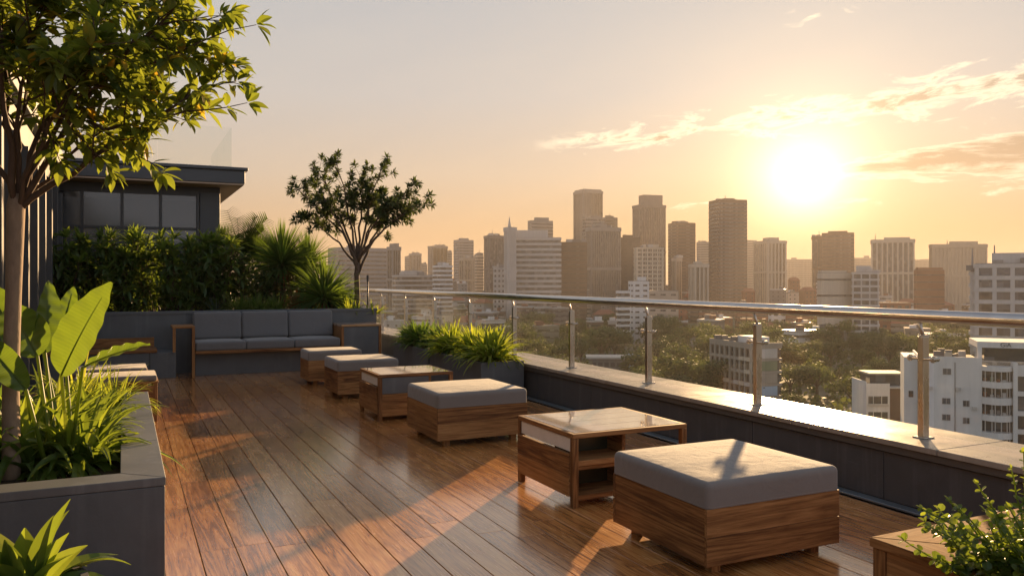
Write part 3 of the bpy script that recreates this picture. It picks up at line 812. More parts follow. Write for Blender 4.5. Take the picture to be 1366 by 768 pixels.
def make_small_tree():
    r = random.Random(8)
    base = W(-3.02, 15.75, .90)
    t = thing('small_tree', 'slender open-crowned tree standing at the right end of the planting bed', 'tree', base)
    fork = Vector((.02, 0, 1.02)); right = Vector((CT, -ST, 0)); fwd = Vector((ST, CT, 0))
    MB().tube([(0, 0, -.05), (.01, .0, .4), (.0, .01, .8), fork], [.062, .052, .048, .046], 12).build('trunk', darkbark_m, t, smooth=True)
    br = MB(); lf = MB(); tips = []
    ends = [(-1.15, 0, 2.45), (-.85, .3, 2.85), (-.35, -.2, 2.95), (.1, .2, 2.75), (.5, -.1, 2.85), (1.0, .15, 2.5), (1.2, -.1, 2.15), (-.6, -.4, 2.3), (.4, .4, 2.4), (.7, -.3, 2.15), (-.95, .1, 1.85), (-.1, .1, 2.3), (.85, .3, 1.95)]
    for k, (lat, dep, z) in enumerate(ends):
        e = right * lat + fwd * dep + Vector((0, 0, z)); pts = path_pts(fork - Vector((0, 0, .12 * (k % 3))), e, (right * (-lat * .22)) + Vector((0, 0, .05)), 8, r)
        br.tube(pts, [.027 * (1 - .85 * i / 8) + .003 for i in range(9)], 7)
        tips.append((pts[-1], pts[-1] - pts[-2]))
        for q in range(13):
            i = r.choice([4, 5, 6, 7]); p = pts[i].lerp(pts[i + 1], r.random()); d = (pts[i + 1] - pts[i]).normalized()
            out = (d * .8 + Vector((r.uniform(-1, 1), r.uniform(-1, 1), r.uniform(-.5, .8)))).normalized(); q1 = p + out * r.uniform(.12, .36)
            br.tube([p, (p + q1) / 2, q1], [.007, .005, .003], 4); tips.append((q1, out))
            if r.random() < .6:
                o2 = (out + Vector((r.uniform(-1, 1), r.uniform(-1, 1), r.uniform(-.5, .5)))).normalized(); q2 = q1 + o2 * .12; br.tube([q1, q2], [.004, .002], 4); tips.append((q2, o2))
    for p, d in tips:
        whorl(lf, p, d, 20, .12, .036, r, .3, spread=(15, 100))
        whorl(lf, p - Vector(d).normalized() * .05, d, 7, .10, .026, r, .3, spread=(35, 100))
    br.build('branches', darkbark_m, t, smooth=True); lf.build('crown', leaf_small, t)
make_small_tree()

# big planter: broad paddle leaves, strap-leaved clumps
def paddle(t, p0, p1, L, Wd, tilt, face, rnd, r, droop=.25):
    """long-stalked broad leaf: stalk p0-p1, blade of length L from p1 towards tilt, upper side turned to face"""
    p0, p1 = Vector(p0), Vector(p1); d = Vector(tilt).normalized(); f = Vector(face).normalized()
    b = MB(); n, m_ = 60, 5; p = p1.copy(); vs = []; rib = []
    for i in range(n + 1):
        s = i / n; w = Wd * (math.sin(PI * min(1, s ** .78 * .985 + .012)) ** .72) * .5 + .001
        side = d.cross(f).normalized(); up = side.cross(d).normalized()
        for j in range(-m_, m_ + 1):
            u = j / m_; rip = .006 * math.sin(s * 34 + u * 2) * abs(u)
            vs.append(p + side * u * w + up * (w * .30 * abs(u) ** 1.4 + rip))
        rib.append(p - up * .003); p = p + d * (L / n); d = (d + Vector((0, 0, -droop / n)) - f * (.25 / n)).normalized()
    k = 2 * m_ + 1
    fs = [(i * k + j, i * k + j + 1, (i + 1) * k + j + 1, (i + 1) * k + j) for i in range(n) for j in range(k - 1)]
    b.v = vs; b.f = fs; b.r = [max(0, min(1, rnd + (.10 if (q // (k - 1)) % 2 else -.10) + r.uniform(-.05, .05))) for q in range(len(fs))]; o = b.build('leaf', leaf_big, t, smooth=True)
    s = MB(); s.tube([p0, (p0 + p1) / 2 + Vector((0, 0, .0)), p1] + rib[2:-8:8], [.013, .011, .009] + [max(.0018, .007 - .0009 * q) for q in range(len(rib[2:-8:8]))], 8, rnd=rnd)
    s.build('leaf_stalk', leaf_lime, o, smooth=True)

def make_paddle_plant():
    c = pix(92, 545, 4.9)
    t = thing('broad_leaved_plant', 'plant with upright paddle-shaped leaves glowing in the sun, in the left planter', 'plant', (c.x, c.y, .44))
    o = Vector((c.x, c.y, .44)); r = random.Random(3)
    back = -Vector((ST, CT, 0))
    def q(px, py, dep): return pix(px, py, dep) - o
    def leaf_px(a, b_, base, Wd, dep=4.9, face=None, rnd=.6, dep2=None):
        A = q(*a, dep); B = q(*b_, dep2 or dep); paddle(t, base, A, (B - A).length, Wd, B - A, face or (back + Vector((0, 0, .15))), rnd, r, .05)
    B0 = (0, 0, 0)
    leaf_px((82, 500), (136, 374), B0, .27, 4.85, back * 1.0 + Vector((-.25, 0, .1)), .75, 4.8)
    leaf_px((60, 470), (70, 374), (-.06, .05, 0), .16, 5.1, back + Vector((.9, 0, 0)), .15)
    leaf_px((84, 440), (97, 382), (.02, .12, 0), .12, 5.3, back + Vector((.3, 0, 0)), .25)
    leaf_px((110, 490), (190, 447), B0, .10, 4.7, back + Vector((0, 0, 1.2)), .45, 4.5)
    leaf_px((50, 475), (12, 402), (-.08, .0, 0), .26, 5.0, back + Vector((.5, 0, .2)), .30)
    leaf_px((20, 450), (-20, 372), (-.15, .1, 0), .20, 5.2, back + Vector((.5, 0, .2)), .35)
    leaf_px((35, 520), (-30, 440), (-.10, -.1, 0), .16, 4.6, back + Vector((.2, 0, .6)), .5)
    leaf_px((55, 455), (8, 425), (-.02, .2, 0), .13, 5.4, back + Vector((.5, 0, .2)), .2)
make_paddle_plant()

leaf_mid2 = leaf('strap_leaf', [(0.0, (.03, .065, .012)), (0.5, (.06, .11, .018)), (0.85, (.12, .17, .028)), (1.0, (.18, .2, .04))], .4, (.34, .38, .03))
k = 0
for (px, dep, n, L, wd, m_, lab) in (
        (30, 4.95, 120, .58, .072, leaf_mid2, 'arching strap-leaved clump at the front left of the big planter'),
        (104, 5.05, 130, .54, .066, leaf_mid2, 'sunlit strap-leaved clump spilling over the planter rim near its corner'),
        (-25, 5.4, 110, .62, .055, leaf_mid, 'dense green strap-leaved clump at the picture edge behind the front tufts'),
        (75, 5.6, 120, .55, .060, leaf_mid2, 'strap-leaved clump below the broad paddle leaves'),
        (114, 6.1, 130, .50, .046, leaf_mid2, 'fine yellow-green grassy clump behind the planter corner clump'),
        (150, 7.1, 150, .42, .018, leaf_lime, 'pale fine-leaved clump at the far end of the big planter'),
        (105, 7.2, 120, .55, .026, leaf_lime, 'tall yellow-green clump behind the broad paddle leaves')):
    k += 1; p = pix(px, 500, dep)
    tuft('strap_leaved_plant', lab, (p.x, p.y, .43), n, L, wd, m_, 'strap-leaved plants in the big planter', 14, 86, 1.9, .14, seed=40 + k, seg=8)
p = pix(42, 600, 4.85)
tuft('strap_leaved_plant', 'short broad-bladed clump leaning over the front rim of the big planter', (p.x, p.y, .43), 26, .42, .055, leaf_mid, 'strap-leaved plants in the big planter', 25, 75, 1.7, .07, kind='leaf', seed=77, seg=9)

# potted plant in the bottom left corner
pp = pix(30, 800, 2.75)
pot = thing('plant_pot', 'small dark round pot at the bottom left, mostly below the picture', 'pot', (pp.x, pp.y, 0))
b = MB(); prof = [(.13, 0), (.18, .42), (.20, .43), (.20, .47), (.175, .47), (.17, .42), (0.001, .41)]
prof = [(a_, b_ * 1.2) for a_, b_ in prof]; nn = 28; vs = [(rr * math.cos(2 * PI * q / nn), rr * math.sin(2 * PI * q / nn), z) for rr, z in prof for q in range(nn)]
b.add(vs, [(i * nn + q, i * nn + (q + 1) % nn, (i + 1) * nn + (q + 1) % nn, (i + 1) * nn + q) for i in range(len(prof) - 1) for q in range(nn)] + [tuple(range(nn - 1, -1, -1))])
b.build('pot_body', terracotta_m, pot, smooth=False)
tuft('potted_plant', 'leafy rosette in the dark pot at the bottom left corner', (pp.x, pp.y, .50), 46, .34, .085, leaf_mid2, None, 10, 80, 1.0, .04, kind='leaf', seed=14, seg=10, fold=.2)

# right foreground: round-leaved shrub out of the teak planter
def make_round_leaf_shrub():
    r = random.Random(15); c = pix(1382, 715, 2.95); base = Vector((c.x, c.y, .44))
    t = thing('round_leaved_shrub', 'bushy shrub with small round leaves growing from the teak planter', 'shrub', base)
    st = MB(); lf = MB(); right = Vector((CT, -ST, 0)); fwd = Vector((ST, CT, 0))
    def sprig(p, d, L, n, size, curl, rl=.0):
        pts = [p]; dd = d.normalized()
        for i in range(n):
            pts.append(pts[-1] + dd * L / n); dd = (dd + Vector((r.uniform(-.10, .10), r.uniform(-.10, .10), curl + r.uniform(-.05, .05)))).normalized()
        st.tube(pts, [.0045 * (1 - .7 * i / n) + .001 for i in range(n + 1)], 5)
        for i in range(2, n + 1):
            ax = (pts[i] - pts[i - 1]).normalized(); o = ax.orthogonal().normalized()
            for sgn in (0, PI):
                a = i * 1.57 + sgn + r.uniform(-.3, .3); v = (Matrix.Rotation(a, 3, ax) @ o + ax * .5).normalized()
                s_ = size * r.uniform(.75, 1.2) * (1 - .35 * i / n)
                lf.blade(pts[i], v, s_, s_ * .86, .3, 5, .12, 'round', r.uniform(-.8, .8), rnd=min(1, max(0, r.gauss(.35 + rl, .25))))
        lf.blade(pts[-1], dd, size * .7, size * .5, .1, 4, .2, 'round', 0, rnd=.9)
    for k in range(74):
        d = rdir(r, 25, 88); d = (d - right * r.uniform(0, .35)).normalized()
        sprig(Vector((r.uniform(-.12, .12), r.uniform(-.12, .12), 0)), d, r.uniform(.18, .42), 10, .046, -.03)
    for k in range(30):
        d = rdir(r, 5, 50)
        sprig(Vector((r.uniform(-.10, .10), r.uniform(-.10, .10), .08)), d, r.uniform(.18, .30), 8, .05, -.12, -.1)
    for lat, z, L in ((-.75, .42, .44), (-.85, .25, .46), (-.6, .7, .42), (-.4, .9, .38), (-.12, 1.1, .42), (-.9, .10, .36), (-.1, .9, .44), (.3, 1, .45)):
        sprig(Vector((0, 0, .10)), right * lat + fwd * r.uniform(-.2, .2) + Vector((0, 0, z)), L, 14, .032, .012, .35)
    for k in range(10): # curling thin tendrils near the base
        a = r.uniform(2.0, 4.4); p = right * math.cos(a) * .12 + fwd * math.sin(a) * .12; pts = [p + Vector((math.cos(a + q * .5) * .05, math.sin(a + q * .7) * .05 - q * .012, .12 - q * .022)) for q in range(7)]
        st.tube(pts, .002, 4)
    st.build('stems', leaf_lime, t); lf.build('foliage', leaf_lime_s, t)
leaf_lime_s = leaf('round_leaf', [(0.0, (.022, .055, .010)), (0.5, (.05, .095, .018)), (1.0, (.15, .19, .03))], .38, (.40, .46, .04), .35)
make_round_leaf_shrub()

# tufts in the troughs
tufts = [(4.50, 10.05, .50, leaf_lime, 'brightest yellow-green tuft at the near corner of the nearer trough'), (4.58, 10.75, .47, leaf_lime, 'yellow-green tuft in the middle of the nearer trough'),
         (4.46, 11.40, .50, leaf_lime, 'tuft at the far end of the nearer trough, behind two brighter ones'), (4.58, 12.25, .42, leaf_mid, 'green tuft at the near end of the farther trough'),
         (4.48, 12.85, .46, leaf_mid, 'dark green tuft in the middle of the farther trough'), (4.55, 13.35, .40, leaf_mid, 'last green tuft at the far end of the farther trough')]
for k, (x, y, L, m_, lab) in enumerate(tufts):
    tuft('grassy_tuft', lab, (x, y, .47), 230, L * .98, .050, m_, 'leafy tufts in the trough planters', 22, 88, 1.35, .11, seed=90 + k, seg=7, kind='leaf')

# planted bed behind the sofa
def hedge_shrub(x, y, h, wd, seed, label):
    r = random.Random(seed); t = thing('hedge_shrub', label, 'shrub', (x, y, .92), 0, 'dark leafy shrubs forming the hedge under the windows')
    lf = MB(); st = MB(); 
    for k in range(11):
        d = Vector((r.uniform(-.9, .9) * wd, r.uniform(-.7, .7) * .5, h * r.uniform(.62, 1.0))); pts = path_pts((r.uniform(-.1, .1), r.uniform(-.1, .1), -.05), d, (0, 0, .1), 6, r)
        st.tube(pts, [.014 - .0015 * q for q in range(7)], 6)
        for i in range(1, 7):
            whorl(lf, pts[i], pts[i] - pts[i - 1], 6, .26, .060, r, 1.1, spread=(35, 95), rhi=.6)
        whorl(lf, pts[-1], Vector((0, 0, 1)), 9, .27, .070, r, .7, spread=(8, 60), rlo=.5, rhi=1.0)  # tip leaves take the palest tones, sunlit tips painted into the colour
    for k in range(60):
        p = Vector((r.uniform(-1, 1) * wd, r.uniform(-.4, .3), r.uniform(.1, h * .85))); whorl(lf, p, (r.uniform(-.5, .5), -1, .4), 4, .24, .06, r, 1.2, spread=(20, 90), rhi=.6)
    st.build('stems', darkbark_m, t, smooth=True); lf.build('foliage', leaf_hedge, t)
names_h = ['first hedge shrub, nearest the glazed wing, with lit yellow-green tips', 'second hedge shrub from the glazed wing, below the left windows', 'third hedge shrub, tips lit under the middle windows',
           'tallest hedge shrub, its lit tips crossing the window sill', 'fifth hedge shrub, below the right-hand windows', 'hedge shrub against the dark corner pier of the pavilion', 'last hedge shrub, next to the feathery palm']
for k, x in enumerate((-.95, -.50, -.05, .42, .88, 1.32, 1.70)):
    hedge_shrub(x, 16.6 + .25 * (k % 2), [1.50, 1.48, 1.46, 1.56, 1.45, 1.42, 1.36][k], .34, 200 + k, names_h[k])

def bedpt(px, dep): q = pix(px, 400, dep); return (q.x, q.y, .93)
tuft('strap_palm', 'pale green broad-bladed clump standing before the dark hedge', bedpt(240, 15.6), 46, .80, .085, leaf_mid, None, 48, 88, 1.0, .09, seed=301, seg=8, fold=.25)
tuft('rosette_plant', 'small green rosette at the foot of the hedge, left of the pale clump', bedpt(180, 15.3), 30, .36, .055, leaf_mid, None, 25, 80, 1.0, .05, seed=302, kind='leaf')
tuft('rosette_plant', 'tiny dark rosette at the left end of the bed', bedpt(140, 15.4), 26, .32, .05, leaf_dark, None, 25, 80, 1.2, .05, seed=303, kind='leaf')
tuft('agave', 'blue-green agave rosette between the pale clump and the ferns', bedpt(288, 15.4), 60, .38, .045, leaf_blue, None, 10, 85, .6, .05, seed=304, kind='spear')
for k, (px, dep, L, n) in enumerate(((320, 15.4, .42, 120), (345, 15.25, .44, 130), (368, 15.4, .42, 120), (470, 15.3, .34, 60), (498, 15.4, .30, 50))):
    tuft('fern', ['low fern beside the agave', 'bright green fern below the fan palm', 'fern at the foot of the reddish stems', 'lime tuft at the base of the slender tree', 'lime tuft at the right end of the bed'][k], bedpt(px, dep), n, L, .030, leaf_mid if k < 3 else leaf_lime, 'low ferns along the front of the bed', 20, 88, 1.1, .14, seed=310 + k)
# fan palm with thatch, dragon-tree like heads
def spiky_palm(name, label, px, dep, zc, R_, n, wd, m_, seed, stem_h):
    base = bedpt(px, dep)
    t = thing(name, label, 'palm', base); r = random.Random(seed)
    b = MB()
    for i in range(n):
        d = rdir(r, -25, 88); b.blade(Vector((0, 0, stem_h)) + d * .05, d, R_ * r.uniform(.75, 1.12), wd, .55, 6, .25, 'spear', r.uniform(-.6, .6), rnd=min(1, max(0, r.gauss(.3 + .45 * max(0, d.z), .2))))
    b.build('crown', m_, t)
    MB().tube([(0, 0, -.05), (.02, 0, stem_h * .5), (0, 0, stem_h)], [.07, .055, .06], 10).build('trunk', darkbark_m, t, smooth=True)
    s = MB()
    for i in range(90):
        d = rdir(r, -88, -35); s.blade(Vector((0, 0, stem_h)), d, stem_h * r.uniform(.4, .9), .02, .4, 5, .2, 'strap', 0, rnd=r.random())
    s.build('dead_fronds', leaf_red, t)
spiky_palm('fan_palm', 'spiky-headed palm with brown thatch against the sunset sky', 376, 16.2, 1.2, .86, 560, .044, leaf_mid, 401, .92)
spiky_palm('fan_palm', 'second spiky palm head half hidden behind the thatched one', 410, 16.7, 1.2, .70, 420, .040, leaf_mid, 402, .92)
spiky_palm('yucca', 'round dark yucca with stiff sunlit blades left of the slender tree', 432, 15.5, .4, .78, 420, .052, leaf_mid, 403, .28)
tuft('red_cordyline', 'reddish-brown spiky plant between the palm and the yucca', bedpt(394, 15.6), 110, .5, .028, leaf_red, None, 15, 88, .8, .06, seed=405, kind='spear')
# feathery palm
def feather_palm():
    base = bedpt(322, 16.6); t = thing('feather_palm', 'palm with feathery fronds rising above the hedge', 'palm', base); r = random.Random(44)
    MB().tube([(0, 0, -.05), (.03, 0, .5), (0, .02, 1.18)], [.06, .05, .04], 10).build('trunk', darkbark_m, t, smooth=True)
    b = MB(); right = Vector((CT, -ST, 0))
    dirs = [(right * .45 + Vector((0, 0, 1))).normalized(), (right * .2 + Vector((0, -.3, 1))).normalized()] + [rdir(r, 20, 80) for _ in range(16)]
    for i, d in enumerate(dirs):
        L = .95 if i < 2 else r.uniform(.7, 1.0); p = Vector((0, 0, 1.15)); pts = [p]; dd = d.copy()
        for q in range(12): pts.append(pts[-1] + dd * L / 12); dd = (dd + Vector((0, 0, -.05)) + right * .01).normalized()
        b.tube(pts, [.008 - .0005 * q for q in range(13)], 5)
        for q in range(2, 13):
            ax = (pts[q] - pts[q - 1]).normalized(); sd_ = ax.cross(Vector((0, 1, .2))).normalized()
            for sg in (-1, 1):
                for o in (0, .5):
                    pq = pts[q - 1].lerp(pts[q], o); b.blade(pq, (sd_ * sg + ax * .6).normalized(), .30 * math.sin(PI * (q + o) / 14.5) + .06, .045, .35, 4, .2, 'spear', 0, rnd=r.random())
    b.build('fronds', leaf_dark, t)
    s = MB()
    for k in range(90): whorl(s, Vector((r.uniform(-.4, .5), r.uniform(-.3, .3), r.uniform(.1, 1.25))), rdir(r, 0, 80), 6, .15, .03, r, .6)
    u = thing('dark_shrub', 'fine-leaved dark shrub filling the gap below the feathery palm', 'shrub', (base[0] + .1, base[1] - .35, .93)); s.build('foliage', leaf_dark, u)
    st = MB()
    for k in range(8): st.tube([(0, 0, -.05), (r.uniform(-.15, .2), r.uniform(-.1, .1), .5), (r.uniform(-.35, .45), r.uniform(-.2, .2), 1.15)], [.012, .008, .004], 5)
    st.build('stems', darkbark_m, u)
feather_palm()
# slim black lamp spike beside the slender tree
q = W(-2.78, 15.6, 0)
l = thing('bollard_light', 'slim black lamp spike beside the slender tree', 'lamp', (q.x, q.y, .93))
MB().tube([(0, 0, -.03), (0, 0, .62)], .014, 8).build('pole', darkmetal_m, l, smooth=True)
MB().tube([(0, 0, .62), (0, 0, .74)], [.022, .022], 10).build('lamp_head', darkmetal_m, l)

def filler(px, dep, h, wd, seed, label):
    x, y, z = bedpt(px, dep); r = random.Random(seed)
    t = thing('leafy_shrub', label, 'shrub', (x, y, z), 0, 'leafy shrubs between the palms'); lf = MB(); st = MB()
    for k in range(12):
        e = Vector((r.uniform(-1, 1) * wd, r.uniform(-.3, .3), h * r.uniform(.55, 1.0))); pts = path_pts((0, 0, -.05), e, (0, 0, .08), 5, r); st.tube(pts, [.010 - .0015 * q for q in range(6)], 5)
        for i in range(1, 6): whorl(lf, pts[i], pts[i] - pts[i - 1], 7, .17, .045, r, .9, spread=(25, 95))
    for k in range(70):
        whorl(lf, Vector((r.uniform(-1, 1) * wd, r.uniform(-.3, .3), r.uniform(.05, h * .9))), rdir(r, -10, 80), 5, .16, .042, r, .9, spread=(20, 90))
    st.build('stems', darkbark_m, t); lf.build('foliage', leaf_mid if seed % 2 else leaf_dark, t)
for k, (px, dep, h, wd, lab) in enumerate(((305, 16.0, 1.2, .30, 'dark shrub between the hedge and the feathery palm'), (335, 16.9, 1.25, .34, 'tall shrub behind the feathery palm'), (352, 15.9, .85, .30, 'medium shrub in front of the thatched palm'),
        (396, 16.5, .95, .30, 'shrub between the two spiky palm heads'), (418, 16.0, .7, .28, 'low shrub behind the yucca'), (452, 16.0, .45, .26, 'small shrub to the right of the yucca'), (365, 17.2, 1.25, .34, 'shrub at the back behind the thatched palm'))):
    filler(px, dep, h, wd, 500 + k, lab)
# ------------------------------------------------------------------ city
GZ = -36.0
def city_mat(name, c, rough=.75, spec=.3, streak=.5):
    m, T, p, out = mat(name)
    tc = T.new('ShaderNodeTexCoord').outputs['Object']
    n = T.noise(tc, .12, 5, .6); s = T.noise(T.mapping(tc, scale=(1, 1, .08)), 1.1, 4, .6); r = rnd_attr(T)
    g = T.m('ADD', T.m('MULTIPLY', n, .5), T.m('MULTIPLY', s, .5))
    a = tuple(q * .72 for q in c); b_ = tuple(min(1, q * 1.2) for q in c)
    T.l.new(T.mix(T.m('MULTIPLY_ADD', g, 1.6, -.3, clamp=True), a, b_), p.inputs['Base Color'])
    p.inputs['Roughness'].default_value = rough; p.inputs['Specular IOR Level'].default_value = spec
    return m
CM = {k: city_mat('facade_' + k, c) for k, c in dict(
    white=(.62, .61, .60), pale=(.46, .44, .42), beige=(.42, .35, .28), grey=(.24, .235, .23), mid=(.17, .16, .155), dark=(.085, .075, .07),
    brown=(.14, .095, .07), rust=(.22, .10, .06), bluegrey=(.20, .22, .25), concrete=(.30, .275, .24), slate=(.10, .10, .105), tile=(.26, .10, .06), cream=(.52, .45, .36), skyblue=(.30, .42, .55), green=(.16, .20, .13)).items()}
roof_cm = city_mat('flat_roof', (.20, .185, .17), .9)
metalroof_m = rough_mat('metal_roof', (.40, .38, .36), (.55, .52, .50), .35, .6, metallic=.4, bs=0)

def place(x0, x1, depth, s):
    """a building's frame: position, turn, width and length from the picture columns it spans at its real distance"""
    xc = x0 + s * (x1 - x0); beta = YAW + math.atan((xc - 683) / FPX); k = depth * math.cos(beta - YAW) / FPX
    a = R(20 + 25 * s) if s > 0 else 0.0
    Wd = (x1 - x0) * k
    if s > 0: w, l = (1 - s) * Wd / math.cos(a), s * Wd / math.sin(a)
    else: w, l = Wd, Wd * .7
    corner = W((xc - 683) / FPX * depth, depth, GZ)
    r = Vector((math.cos(beta), -math.sin(beta), 0)); f = Vector((math.sin(beta), math.cos(beta), 0))
    u = r * math.cos(a) + f * math.sin(a); v = -r * math.sin(a) + f * math.cos(a)
    if s == 0: corner = corner - r * Wd / 2 + r * 0; corner = W((x0 - 683) / FPX * depth, depth, GZ)
    c = corner + u * w / 2 + v * l / 2
    return c, math.atan2(u.y, u.x), w, l
def zpix(py, depth): return CAM_H - (py - 372) / FPX * depth - GZ     # height above the ground

def rep(proto, n, step, parent):
    for k in range(1, n):
        c = proto.copy(); COL.objects.link(c); c.parent = parent; c.location = proto.location + Vector(step) * k

TOWERS = []
def tower(name, label, x0, x1, yt, depth, style, wallc, s=.3, glass=None, pitch=3.9, ribp=3.0, roof=(), cat='tower', group=None, band=1.7, ped=0, ribw=.7):
    c, rz, w, l = place(x0, x1, depth, s); H = zpix(yt, depth); glass = glass or towerglass_m
    t = thing(name, label, cat, c, rz, group); wm = CM[wallc]
    r = random.Random(hash_s(label)); TOWERS.append(((x0 + x1) / 2, label))
    if style == 'bands':
        MB().bx(-w / 2, w / 2, -l / 2, l / 2, 0, H).build('wall', wm, t)
        n = min(60, int((H - 4) / pitch)); z0 = H - 3.2
        p = MB().bx(-w / 2 - .12, w / 2 + .12, -l / 2 - .12, l / 2 + .12, z0 - band, z0).build('window_band', glass, t); rep(p, n, (0, 0, -pitch), t)
    elif style == 'fins':      # white floor slabs standing out from darker glazing
        MB().bx(-w / 2, w / 2, -l / 2, l / 2, 0, H - .5).build('glazing', glass, t)
        n = min(60, int((H - 2) / pitch)); p = MB().bx(-w / 2 - .5, w / 2 + .5, -l / 2 - .5, l / 2 + .5, H - band, H).build('floor_slab', wm, t); rep(p, n, (0, 0, -pitch), t)
    elif style == 'ribs':
        MB().bx(-w / 2, w / 2, -l / 2, l / 2, 0, H - 2).build('glazing', glass, t)
        nx = max(3, int(w / ribp)); st = (w - ribw) / nx
        p = MB().bx(-ribw / 2, ribw / 2, -l / 2 - .5, l / 2 + .5, 0, H - 1).build('rib', wm, t); p.location = (-w / 2 + ribw / 2, 0, 0); rep(p, nx + 1, (st, 0, 0), t)
        if s > 0:
            ny = max(2, int(l / ribp)); st = (l - ribw) / ny
            p = MB().bx(-w / 2 - .52, w / 2 + .52, -ribw / 2, ribw / 2, 0, H - 1.2).build('rib', wm, t); p.location = (0, -l / 2 + ribw / 2, 0); rep(p, ny + 1, (0, st, 0), t)
        MB().bx(-w / 2 - .7, w / 2 + .7, -l / 2 - .7, l / 2 + .7, H - 3.2, H).build('parapet', wm, t)
        if H > 60: MB().bx(-w / 2 - .65, w / 2 + .65, -l / 2 - .65, l / 2 + .65, H * .55, H * .55 + 2).build('belt', wm, t)
    elif style == 'grid':
        MB().bx(-w / 2, w / 2, -l / 2, l / 2, 0, H - .6).build('glazing', glass, t)
        n = min(48, int(H / pitch)); p = MB().bx(-w / 2 - .45, w / 2 + .45, -l / 2 - .45, l / 2 + .45, H - band, H).build('floor_slab', wm, t); rep(p, n, (0, 0, -pitch), t)
        nx = max(2, int(w / ribp)); st = (w - ribw) / nx
        p = MB().bx(-ribw / 2, ribw / 2, -l / 2 - .35, l / 2 + .35, 0, H - .4).build('pier', wm, t); p.location = (-w / 2 + ribw / 2, 0, 0); rep(p, nx + 1, (st, 0, 0), t)
        if s > 0:
            ny = max(2, int(l / ribp)); st = (l - ribw) / ny
            p = MB().bx(-w / 2 - .37, w / 2 + .37, -ribw / 2, ribw / 2, 0, H - .42).build('pier', wm, t); p.location = (0, -l / 2 + ribw / 2, 0); rep(p, ny + 1, (0, st, 0), t)
    elif style == 'punched':
        MB().bx(-w / 2, w / 2, -l / 2, l / 2, 0, H).build('wall', wm, t)
        nx = max(2, int(w / ribp)); nz = max(1, int((H - 3) / pitch)); ww = (w / nx) * .5
        cnt = 0; p = MB().box((0, 0, 0), (ww, .3, band)).build('window', glass, t)
        first = True
        for iz in range(nz):
            for ix in range(nx):
                if cnt >= 72: break
                o = p if first else p.copy()
                if not first: COL.objects.link(o); o.parent = t
                first = False; cnt += 1; o.location = (-w / 2 + (ix + .5) * w / nx, -l / 2, H - 2.4 - iz * pitch)
        if s > 0.05:
            ny = max(1, int(l / ribp)); p2 = MB().box((0, 0, 0), (.3, l / ny * .5, band)).build('window', glass, t); first = True; c2 = 0
            for iz in range(nz):
                for iy in range(ny):
                    if c2 >= 28: break
                    o = p2 if first else p2.copy()
                    if not first: COL.objects.link(o); o.parent = t
                    first = False; c2 += 1; o.location = (-w / 2, -l / 2 + (iy + .5) * l / ny, H - 2.4 - iz * pitch)
    MB().bx(-w / 2 + .3, w / 2 - .3, -l / 2 + .3, l / 2 - .3, H - .3 if style != 'fins' else H - .4, H + .25).build('roof', roof_cm, t)
    if not roof and H > 35:
        fx = r.uniform(-.2, .2); roof = [('box', fx, r.uniform(-.1, .1), r.uniform(.35, .6), r.uniform(.4, .6), r.uniform(1.8, 3.6)), ('units', r.randint(2, 5))]
        if r.random() < .45: roof.append(('mast', fx + r.uniform(-.1, .1), 0, r.uniform(5, 9)))
    for q in roof:
        k = q[0]
        if k == 'box': _, fx, fy, fw, fl, hh = q; MB().bx(w * (fx - fw / 2), w * (fx + fw / 2), l * (fy - fl / 2), l * (fy + fl / 2), H + .26, H + hh).build('plant_room', wm, t)
        if k == 'mast': MB().tube([(q[1] * w, q[2] * l, H), (q[1] * w, q[2] * l, H + q[3])], [.5, .15], 6).build('mast', CM['grey'], t)
        if k == 'spire': MB().tube([(q[1] * w, q[2] * l, H), (q[1] * w, q[2] * l, H + q[3] * .5), (q[1] * w, q[2] * l, H + q[3])], [w * .22, w * .12, .1], 4).build('spire', wm, t)
        if k == 'units':
            for j in range(q[1]):
                x, y = r.uniform(-.4, .4) * w, r.uniform(-.4, .3) * l; u = r.uniform(1.2, 3.2); MB().bx(x - u, x + u, y - u * .6, y + u * .6, H + .26, H + r.uniform(1.2, 3)).build('roof_unit', r.choice([CM['grey'], CM['pale'], CM['mid']]), t)
    return t, w, l, H
def hash_s(s):
    h = 7
    for ch in s: h = (h * 31 + ord(ch)) % 1000003
    return h

def text_mesh(tx, m, parent):
    tmp = bpy.data.objects.new('tmp', tx); COL.objects.link(tmp); bpy.context.view_layer.update()
    me = bpy.data.meshes.new_from_object(tmp.evaluated_get(bpy.context.evaluated_depsgraph_get())); bpy.data.objects.remove(tmp)
    me.name = 'lettering'; me.materials.clear(); me.materials.append(m)
    o = bpy.data.objects.new('lettering', me); COL.objects.link(o); o.parent = parent; return o
B = lambda *a: ('box',) + a
# --- the skyline from left to right
tower('office_block', 'wide hazy grey banded block seen through the slender tree', 437, 522, 330, 760, 'bands', 'bluegrey', .18, pitch=4.2, band=1.5, roof=(B(0, 0, .4, .4, 2.5),))
tower('office_block', 'narrow ribbed end block just right of the wide one behind the slender tree', 517, 534, 329, 700, 'ribs', 'grey', .4, ribp=4)
tower('office_tower', 'small faint slab in the haze with a squared step, left part of the skyline', 540, 552, 343, 1500, 'bands', 'grey', 0)
tower('office_tower', 'small faint block rising beside the stepped slab', 546, 562, 338, 1450, 'ribs', 'bluegrey', .3, ribp=6)
tower('apartment_block', 'very low faint block just left of the hazy flat-topped tower', 562, 570, 352, 1400, 'bands', 'grey', 0)
tower('office_tower', 'hazy flat-topped tower with a lower shoulder on its right', 571, 597, 328, 1300, 'ribs', 'grey', .25, ribp=6)
tower('office_tower', 'lower shoulder block of the hazy flat-topped tower', 595, 603, 336, 1320, 'bands', 'grey', 0)
